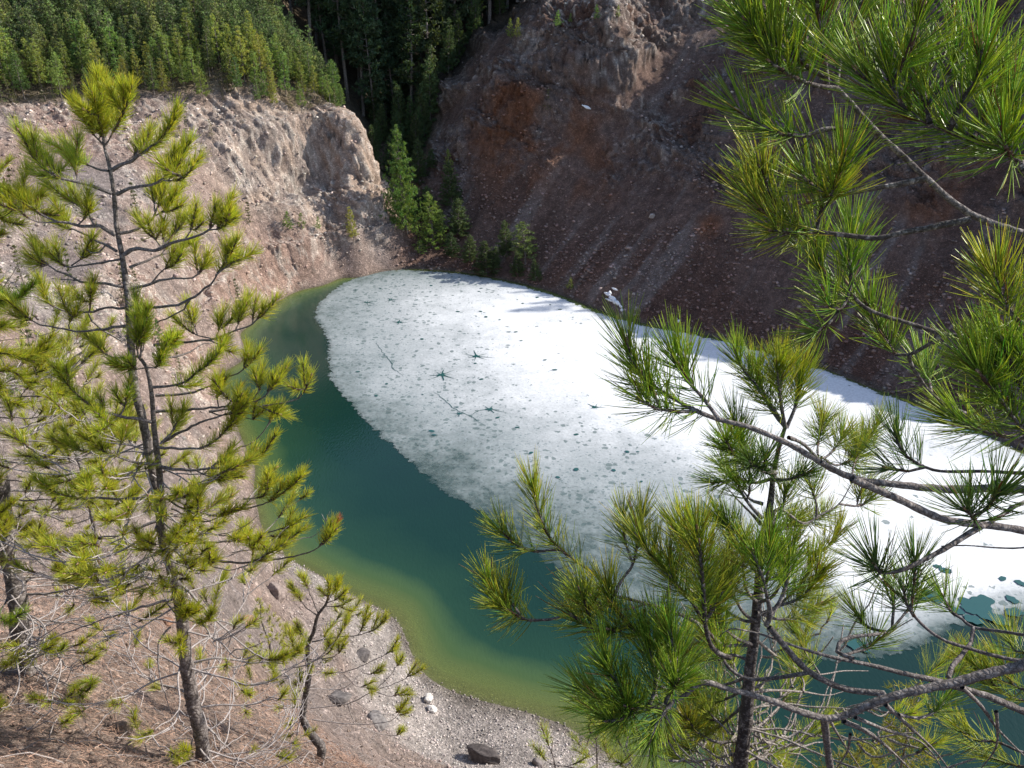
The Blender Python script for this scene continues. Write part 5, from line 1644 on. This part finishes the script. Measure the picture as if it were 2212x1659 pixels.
brE(9, [(600, 200), (750, 170), (900, 130), (1010, 80)], .5, tufts=((.6, 1),), col=NM)
brE(9, [(540, 850), (700, 980), (900, 1080), (1100, 1060), (1250, 1060)], .3, tufts=(), wood=(.3, .26, .24), subs=[(ln(9, [(950, 1080), (900, 1000), (860, 960)], YE + .2, YE + .3), .006, .004, ((.4, 1),))])
brE(9, [(505, 1200), (650, 1180), (850, 1190), (1000, 1210), (1120, 1180)], .2, tufts=(), wood=(.3, .26, .24), subs=[(ln(9, [(850, 1190), (850, 1120), (800, 1050)], YE, YE + .2), .005, .003, ((.5, 1),))])
brE(9, [(500, 1450), (600, 1380), (700, 1280), (760, 1200)], .3, tufts=((.8, 1),), wood=(.3, .26, .24))
brE(9, [(480, 1480), (400, 1450), (300, 1390), (240, 1300)], .2, tufts=(), wood=(.25, .22, .21), subs=[(ln(9, [(400, 1450), (330, 1380), (250, 1350)], YE, YE + .1), .005, .003, ((.6, 1),))])
brE(9, [(500, 1500), (640, 1620), (700, 1720)], .2, tufts=(), wood=(.12, .11, .105))
brE(9, [(480, 1560), (300, 1600), (150, 1620), (60, 1600)], .3, tufts=((.85, 1),), wood=(.3, .26, .24))
brE(9, [(470, 1620), (350, 1650), (200, 1560), (150, 1480)], .3, tufts=((.8, 1),), wood=(.3, .26, .24))
for (k_, p_, o_, c_) in ((9, [(545, 900), (440, 860), (330, 760), (300, 620)], -.25, NG), (9, [(545, 900), (450, 900), (350, 900), (250, 820)], -.1, NM), (9, [(530, 1000), (400, 960), (250, 1000), (120, 940)], .1, NG),
                        (9, [(560, 760), (480, 700), (420, 600), (330, 480)], .0, NM), (9, [(560, 760), (460, 740), (300, 640), (200, 560)], .2, NG), (9, [(565, 640), (500, 560), (480, 420), (470, 260)], -.1, NM),
                        (9, [(565, 640), (660, 600), (720, 480), (700, 340)], -.15, NG), (9, [(560, 720), (700, 660), (850, 600), (930, 500)], .1, NM), (9, [(520, 1080), (420, 1130), (280, 1150), (160, 1090)], .2, NG),
                        (9, [(515, 1150), (380, 1230), (230, 1260), (120, 1200)], .25, NM), (9, [(575, 560), (640, 480), (660, 360), (640, 200)], .1, NG), (9, [(580, 480), (520, 400), (440, 300), (380, 160)], .15, NG),
                        (9, [(590, 300), (520, 260), (430, 200), (330, 120)], .1, NG), (9, [(600, 200), (660, 150), (720, 60), (740, -60)], .15, NM), (9, [(600, 120), (540, 60), (480, -20), (440, -120)], .1, NG),
                        (9, [(560, 700), (700, 740), (860, 720), (960, 640)], .2, NM), (9, [(505, 1250), (380, 1360), (300, 1420), (200, 1400)], .1, NY), (9, [(480, 1480), (330, 1500), (200, 1440), (120, 1330)], -.1, NY)):
    brE(k_, p_, o_, tufts=((.4, 1),), y=YE + .1, col=c_)
for i in range(30):
    rg = E_.rng
    s = rg.uniform(.10, .55)
    E_.wild(s, rg.uniform(-.9, 2.6), rg.uniform(.5, 1.1), r=.006, tp=.32, subs=4, wood=(.30, .265, .24), rise=.2)

# ---- the big pine standing just outside the right edge: its boughs cross the view
XF, YF = 2.75, 1.9
gF = ground_xy(XF, YF)
F_ = Pine('overhanging_pine', tuple(gF), 'large pine rooted off the right edge, its long-needled boughs hanging across the view', nl=.132, nr=.0011, dens=640, col=NG, near=True, wood=(.075, .062, .057))
F_.trunk(np.array([gF - [0, 0, .1], gF + [.05, 0, 2], [XF + .1, YF, 29.5], [XF, YF + .05, 32.3]]), [.14, .12, .09, .05], rough=.2)
GREY = (.145, .125, .12)


def brF(k, pts, y=2.0, off=0, r0=.011, tufts=((.5, 1),), subs=(), root=True, **kw):
    a = px_line(C(k, pts), y, y + off)
    if root:
        e = a[0] + (a[0] - a[1]) / max(.01, np.linalg.norm(a[0] - a[1])) * .2
        a = np.vstack([[XF, YF, e[2] + .0], e * .5 + np.array([XF, YF, e[2]]) * .5, a])
        n_ = len(a)
    seg = np.linalg.norm(np.diff(a, axis=0), axis=1); cum = np.r_[0, np.cumsum(seg)] / seg.sum()
    s0 = cum[2] if root else 0
    F_.branch(a, r0 * (1.4 if root else 1), .0045, [(s0 + (1 - s0) * t0, s0 + (1 - s0) * t1) for t0, t1 in tufts], subs=subs, **kw)


y = 1.85
brF(3, [(2400, 1080), (2212, 1010), (2050, 920), (1900, 860), (1750, 810), (1620, 760), (1480, 680), (1330, 590), (1180, 430)], y, .1, .010, ((.15, 1),), wood=(.05, .04, .036), dens=720,
    subs=[(ln(3, [(1750, 800), (1850, 600), (1930, 480), (1945, 290)], y, y - .05), .008, .005, ((.1, 1),)), (ln(3, [(1480, 690), (1390, 520), (1340, 330)], y + .05, y + .05), .006, .004, ((.1, 1),)),
          (ln(3, [(2050, 900), (2090, 750), (2150, 600)], y, y), .006, .004, ((.1, 1),)), (ln(3, [(1630, 760), (1600, 600), (1590, 450)], y, y + .1), .006, .004, ((.1, 1),)),
          (ln(3, [(1900, 850), (2000, 700), (2040, 520)], y, y + .15), .006, .004, ((.1, 1),))])
y = 2.15
brF(3, [(2400, 1500), (2212, 1440), (2050, 1390), (1880, 1320), (1740, 1220), (1600, 1090), (1450, 950), (1340, 850), (1260, 770), (1150, 640), (1050, 540), (940, 450), (850, 380), (770, 240), (700, 100), (680, -60)], y, .15, .015, ((.74, 1),), wood=(.12, .10, .095),
    subs=[(ln(3, [(1050, 545), (1070, 400), (1090, 280), (1170, 120), (1240, -40)], y + .1, y + .2), .008, .004, ((.1, 1),)), (ln(3, [(930, 450), (780, 340), (640, 230), (500, 120)], y + .1, y), .007, .004, ((.1, 1),)),
          (ln(3, [(1060, 545), (900, 520), (760, 460), (640, 380)], y + .1, y), .007, .004, ((.3, 1),), ),
          (ln(3, [(1000, 520), (980, 350), (960, 180), (980, 20)], y + .1, y + .05), .007, .004, ((.2, 1),)),
          (ln(3, [(1250, 775), (1150, 780), (980, 800), (850, 840), (700, 820), (560, 760), (450, 680)], y + .1, y), .009, .004, ((.36, 1),)),
          (ln(3, [(1600, 1100), (1480, 1130), (1300, 1160), (1150, 1190), (1050, 1200), (930, 1160), (860, 1100)], y + .05, y + .1), .009, .004, ((.55, 1),))])
brF(3, [(1880, 1350), (1750, 1380), (1600, 1410), (1450, 1440), (1300, 1470), (1100, 1450), (940, 1430), (750, 1370), (600, 1300), (500, 1200)], y, .1, .010, ((.53, 1),), root=False, col=NM, subs=[
    (ln(3, [(930, 1430), (960, 1300), (1000, 1180)], y + .1, y + .1), .006, .004, ((.1, 1),)), (ln(3, [(760, 1370), (680, 1250), (560, 1120)], y + .1, y + .15), .006, .004, ((.2, 1),)), (ln(3, [(940, 1430), (800, 1440), (650, 1420)], y + .1, y), .006, .004, ((.2, 1),))])
y = 2.3
brF(6, [(2400, 520), (2212, 510), (1950, 510), (1800, 490), (1700, 480), (1520, 420), (1350, 370), (1220, 310), (1130, 220), (1020, 170), (950, 80), (920, -80)], y, .1, .012, ((.7, 1),), wood=(.085, .07, .065), subs=[
    (ln(6, [(1710, 490), (1600, 560), (1500, 610), (1420, 610), (1360, 500)], y, y + .1), .008, .004, ((.65, 1),)),
    (ln(6, [(1500, 610), (1520, 680), (1590, 790), (1640, 850), (1750, 930), (1850, 970)], y, y), .006, .006, ()),
    (ln(6, [(1640, 850), (1620, 750), (1560, 650)], y, y + .2), .006, .004, ((.1, 1),)),
    (ln(6, [(1130, 230), (1080, 330), (1000, 300)], y + .05, y), .006, .004, ((.3, 1),)),
    (ln(6, [(1130, 220), (1150, 110), (1110, 0)], y + .05, y + .1), .006, .004, ((.2, 1),))])
y = 1.95
brF(6, [(2450, 420), (2300, 440), (2180, 400), (2100, 300), (2030, 130)], y, .0, .008, ((.4, 1),), col=NM)
brF(6, [(2450, 1000), (2300, 960), (2150, 900), (2050, 840), (1960, 740), (1850, 620)], y, .0, .009, ((.3, 1),), wood=(.06, .05, .04), subs=[
    (ln(6, [(2300, 960), (2150, 720), (2080, 520)], y, y), .007, .004, ((.2, 1),)), (ln(6, [(2150, 900), (2100, 780), (2000, 600)], y, y + .1), .007, .004, ((.2, 1),)), (ln(6, [(2300, 960), (2260, 800), (2200, 620)], y, y), .007, .004, ((.2, 1),))])
brF(6, [(2450, 1150), (2300, 1120), (2190, 1050), (2080, 900)], y, -.05, .008, ((.35, 1),), subs=[(ln(6, [(2300, 1120), (2150, 1120), (1950, 1080), (1800, 1020)], y, y + .1), .006, .004, ((.3, 1),))])
brF(6, [(2450, 800), (2330, 700), (2220, 560)], y + .2, .1, .008, ((.5, 1),), col=NY)
y = 2.05
brF(6, [(2400, 1450), (2212, 1440), (2000, 1435), (1800, 1440), (1600, 1430), (1430, 1410), (1250, 1390), (1100, 1350), (950, 1270), (800, 1180), (650, 1110), (500, 1050), (330, 1010), (200, 960), (50, 880), (-130, 760), (-210, 640), (-235, 530)], y, .1, .0185, ((.755, 1),), wood=GREY, subs=[
    (ln(6, [(330, 1010), (250, 900), (150, 780), (100, 650)], y + .05, y + .15), .006, .004, ((.2, 1),)), (ln(6, [(200, 960), (80, 960), (-60, 940), (-160, 880)], y + .08, y), .006, .004, ((.3, 1),)),
    (ln(6, [(1150, 1375), (1300, 1440), (1500, 1530), (1650, 1600), (1800, 1640), (2050, 1670), (2250, 1700)], y, y), .011, .012, ()),
    (ln(6, [(960, 1270), (1010, 1300), (1080, 1340)], y, y), .006, .006, ())])
brF(6, [(2450, 1330), (2212, 1340), (2000, 1330), (1850, 1330), (1650, 1320), (1480, 1230), (1420, 1110)], y, .3, .008, ((.72, 1),), col=ND)
# star shaped heads facing the viewer
y = 1.95
brF(9, [(2450, -20), (2212, 20), (2070, 100), (1950, 170), (1900, 110), (1850, 60)], y, -.28, .010, ((.8, 1),), col=ND, dens=900, subs=[
    (ln(9, [(1952, 168), (1880, 205), (1750, 290), (1600, 370), (1450, 440), (1320, 450), (1290, 410)], y - .22, y - .35), .008, .005, ((.80, 1),))])
brF(9, [(2450, 270), (2200, 300), (2050, 300), (1850, 285), (1700, 290)], y, .1, .007, ())
brF(9, [(2450, 860), (2300, 850), (2100, 820), (1900, 790), (1830, 740), (1760, 690), (1710, 600)], y, .3, .008, ((.78, 1),), wood=(.13, .11, .11), subs=[(ln(9, [(1900, 790), (1885, 880), (1830, 960), (1770, 1030), (1745, 1100)], y + .2, y), .007, .008, ())])
brF(9, [(2450, 1010), (2300, 1000), (2140, 990), (1900, 930), (1700, 860), (1570, 760), (1490, 650), (1470, 560)], y, .2, .009, ((.8, 1),), wood=(.12, .10, .10), col=ND)
y = 1.9
brF(9, [(2400, 930), (2212, 1020), (2000, 1075), (1750, 1140), (1500, 1190), (1300, 1250), (1100, 1335), (980, 1350), (800, 1300), (640, 1240), (500, 1200), (380, 1170), (230, 1130), (90, 1230), (-110, 1290), (-210, 1220), (-310, 1110), (-375, 1000)], y, -.1, .021, ((.80, 1),), wood=(.15, .13, .122), dens=900, subs=[
    (ln(9, [(980, 1350), (990, 1450), (1000, 1550), (1025, 1720)], y, y + .05), .013, .012, ()),
    (ln(9, [(-110, 1290), (-60, 1150), (-90, 980), (-130, 850)], y - .1, y), .007, .005, ((.1, 1),)),
    (ln(9, [(0, 1260), (60, 1100), (60, 950), (20, 800)], y - .1, y - .05), .007, .005, ((.1, 1),)),
    (ln(9, [(-200, 1230), (-300, 1260), (-420, 1230), (-500, 1180)], y - .1, y), .007, .005, ((.1, 1),)),
    (ln(9, [(40, 1250), (-50, 1380), (-90, 1480)], y - .1, y - .2), .007, .005, ((.1, 1),)),
    (ln(9, [(-150, 1270), (-250, 1350), (-360, 1370)], y - .1, y - .2), .007, .005, ((.1, 1),))])
y = 2.1
brF(9, [(2400, 1370), (2212, 1310), (2000, 1220), (1800, 1160), (1650, 1115), (1450, 1070), (1250, 1020), (1050, 980), (900, 940), (750, 890), (640, 850), (540, 820), (400, 800), (330, 850)], y, .0, .019, (), wood=(.12, .105, .10), subs=[
    (ln(9, [(620, 780), (645, 700), (600, 500), (540, 320)], y, y), .009, .005, ((.3, 1),)), (ln(9, [(645, 720), (720, 600), (760, 450), (770, 330)], y, y + .1), .008, .005, ((.3, 1),)),
    (ln(9, [(640, 790), (770, 950), (880, 1060), (1000, 1130), (1150, 1180), (1350, 1200)], y, y - .1), .010, .011, ()),
    (ln(9, [(880, 1070), (700, 1100), (520, 1110), (400, 1050), (330, 940)], y - .05, y), .008, .005, ((.85, 1),)),
    (ln(9, [(1160, 985), (1060, 940), (1070, 890), (1150, 850), (1370, 820), (1400, 750), (1410, 600)], y, y + .3), .008, .005, ((.9, 1),), ),
    (ln(9, [(1370, 820), (1250, 790), (1170, 700)], y + .2, y + .3), .006, .004, ((.3, 1),)),
    (ln(9, [(1400, 800), (1480, 700), (1560, 600)], y + .2, y + .3), .005, .004, ((.4, 1),)),
    (ln(9, [(1100, 960), (1250, 920), (1310, 860)], y + .1, y + .2), .005, .004, ((.5, 1),))])
brF(9, [(400, 980), (300, 930), (250, 800), (235, 600), (220, 400), (195, 180)], 2.0, -.05, .009, ((.3, 1),), root=False, col=NR, dens=850, subs=[
    (ln(9, [(240, 760), (150, 620), (60, 520), (10, 380)], 2.0, 2.05), .006, .004, ((.2, 1),)), (ln(9, [(240, 760), (330, 620), (400, 480)], 2.0, 2.1), .006, .004, ((.2, 1),)), (ln(9, [(225, 500), (160, 330), (100, 200)], 2.0, 2.1), .006, .004, ((.2, 1),))])
brF(8, [(2560, 900), (2400, 760), (2212, 680), (2000, 620), (1900, 590), (1800, 480), (1640, 370), (1540, 290), (1470, 190), (1420, 50), (1390, -90)], 2.5, .15, .008, ((.62, 1),), root=False, col=NM, wood=(.12, .10, .09), subs=[
    (ln(8, [(1560, 310), (1400, 320), (1290, 280), (1190, 190)], 2.62, 2.6), .006, .004, ((.3, 1),)),
    (ln(8, [(1900, 590), (1700, 690), (1560, 730), (1450, 745), (1330, 740), (1220, 680), (1160, 590), (1105, 490)], 2.55, 2.5), .007, .004, ((.5, 1),)),
    (ln(8, [(1330, 735), (1250, 620), (1220, 520)], 2.5, 2.55), .006, .004, ((.2, 1),)),
    (ln(8, [(1900, 590), (1940, 500), (2010, 400), (2040, 250), (2060, 80)], 2.6, 2.9), .007, .004, ((.35, 1),)),
    (ln(8, [(2010, 400), (1960, 250), (1950, 100)], 2.7, 2.9), .006, .004, ((.3, 1),)),
    (ln(8, [(2100, 640), (1960, 680), (1800, 640), (1720, 560)], 2.5, 2.45), .006, .004, ((.4, 1),))])
brF(8, [(2300, 1060), (2130, 900), (1980, 770), (1880, 640), (1850, 540)], 2.0, .0, .007, ((.25, 1),), root=False, col=NR, subs=[(ln(8, [(1990, 780), (1850, 820), (1720, 780), (1640, 720)], 2.0, 2.0), .006, .004, ((.2, 1),))])
brF(8, [(2120, 1300), (1980, 1330), (1880, 1320), (1780, 1320), (1690, 1250)], 2.2, .2, .005, ((.75, 1),), root=False)
brF(8, [(2230, 700), (2240, 520), (2300, 350), (2330, 180)], 2.4, .3, .008, ((.3, 1),), root=False, col=NG)
for pts, r_, tf in (([(1100, 1370), (1250, 1440), (1400, 1560), (1540, 1700)], .011, ()), ([(1360, 1270), (1500, 1400), (1650, 1540), (1760, 1680)], .009, ()),
                    ([(1170, 1345), (1350, 1420), (1540, 1480), (1640, 1560), (1720, 1690)], .008, ()), ([(1830, 1160), (1950, 1280), (2060, 1430), (2240, 1610)], .009, ()),
                    ([(2040, 1310), (2050, 1450), (2030, 1550), (1950, 1659)], .007, ()), ([(1240, 1300), (1330, 1340), (1380, 1300), (1370, 1250)], .005, ()),
                    ([(1440, 1330), (1560, 1350), (1660, 1310), (1750, 1210)], .006, ((.6, 1),)), ([(1010, 1360), (1080, 1480), (1200, 1659)], .006, ()), ([(1140, 1450), (1120, 1560), (1040, 1680)], .006, ())):
    brF(9, pts, 2.05, .1, r_, tf, root=False, wood=(.2, .175, .165))
for pts in ([(2400, 1600), (2200, 1560), (2050, 1500), (1900, 1480), (1780, 1390)], [(2450, 1150), (2300, 1180), (2150, 1150), (2080, 1020)], [(2450, 1250), (2300, 1260), (2150, 1230), (2000, 1130)], [(2400, 1650), (2200, 1650), (2050, 1610), (1950, 1560)], [(2400, 900), (2250, 950), (2150, 930), (2120, 850)]):
    brF(9, pts, 2.35, .2, .007, ((.45, 1),), col=NM)

# ---- lower pines seen through the boughs at bottom right
for i, (u, v, t_, h_, lab, cl, wd_) in enumerate(((1990, 1478, 13.0, 3.6, 'yellowish pine lower down the slope, under the thick bough at bottom right', (.20, .19, .03), 1.0), (1600, 1560, 12.5, 2.9, 'olive pine crown low behind the dark stem at the bottom right', (.16, .17, .03), .9),
                                             (1860, 1590, 11.5, 2.2, 'short yellow pine crown below the yellowish one', (.19, .18, .03), .8))):
    p_ = mid_pine(900 + i, h_, .1, wd_, cl, blade=.12, bw=.006, whorl=.20, dens=3.2, top=.7)
    tp_ = at_t(u, v, t_)
    p_.location = (tp_[0], tp_[1], tp_[2] - h_)
    tag(p_, lab, 'pine tree')
# ---- saplings at the bottom of the beach
for (k, st_, brs, Y_, lab) in ((8, [(1560, 1900), (1530, 1650), (1510, 1560), (1515, 1490)], [[(1530, 1640), (1470, 1610), (1430, 1560)], [(1510, 1570), (1490, 1520), (1480, 1480)], [(1530, 1640), (1600, 1650), (1680, 1620)]], 5.0, 'spindly sapling with one green tuft at the bottom edge below the beach'),
                              (8, [(1800, 1900), (1790, 1650), (1785, 1500), (1780, 1440)], [[(1790, 1600), (1850, 1620), (1880, 1580)], [(1785, 1490), (1750, 1440), (1740, 1390)], [(1785, 1480), (1810, 1430), (1820, 1380)], [(1790, 1560), (1740, 1590), (1700, 1570)]], 5.2, 'thin olive sapling by the beach edge left of the big needle clump')):
    P_ = px_line(C(k, st_), Y_, Y_)
    g_ = ground_xy(P_[0][0], P_[0][1]); P_ = np.vstack([g_, P_]) if g_[2] < P_[0][2] else P_
    S_ = Pine('pine_sapling', tuple(P_[0]), lab, nl=.08, nr=.0013, dens=420, col=NM)
    S_.trunk(P_, [.014, .012, .008, .004], rough=.1, sides=6)
    for b_ in brs:
        S_.branch(px_line(C(k, b_), Y_, Y_ - .05), .004, .0025, ((.5, 1),))
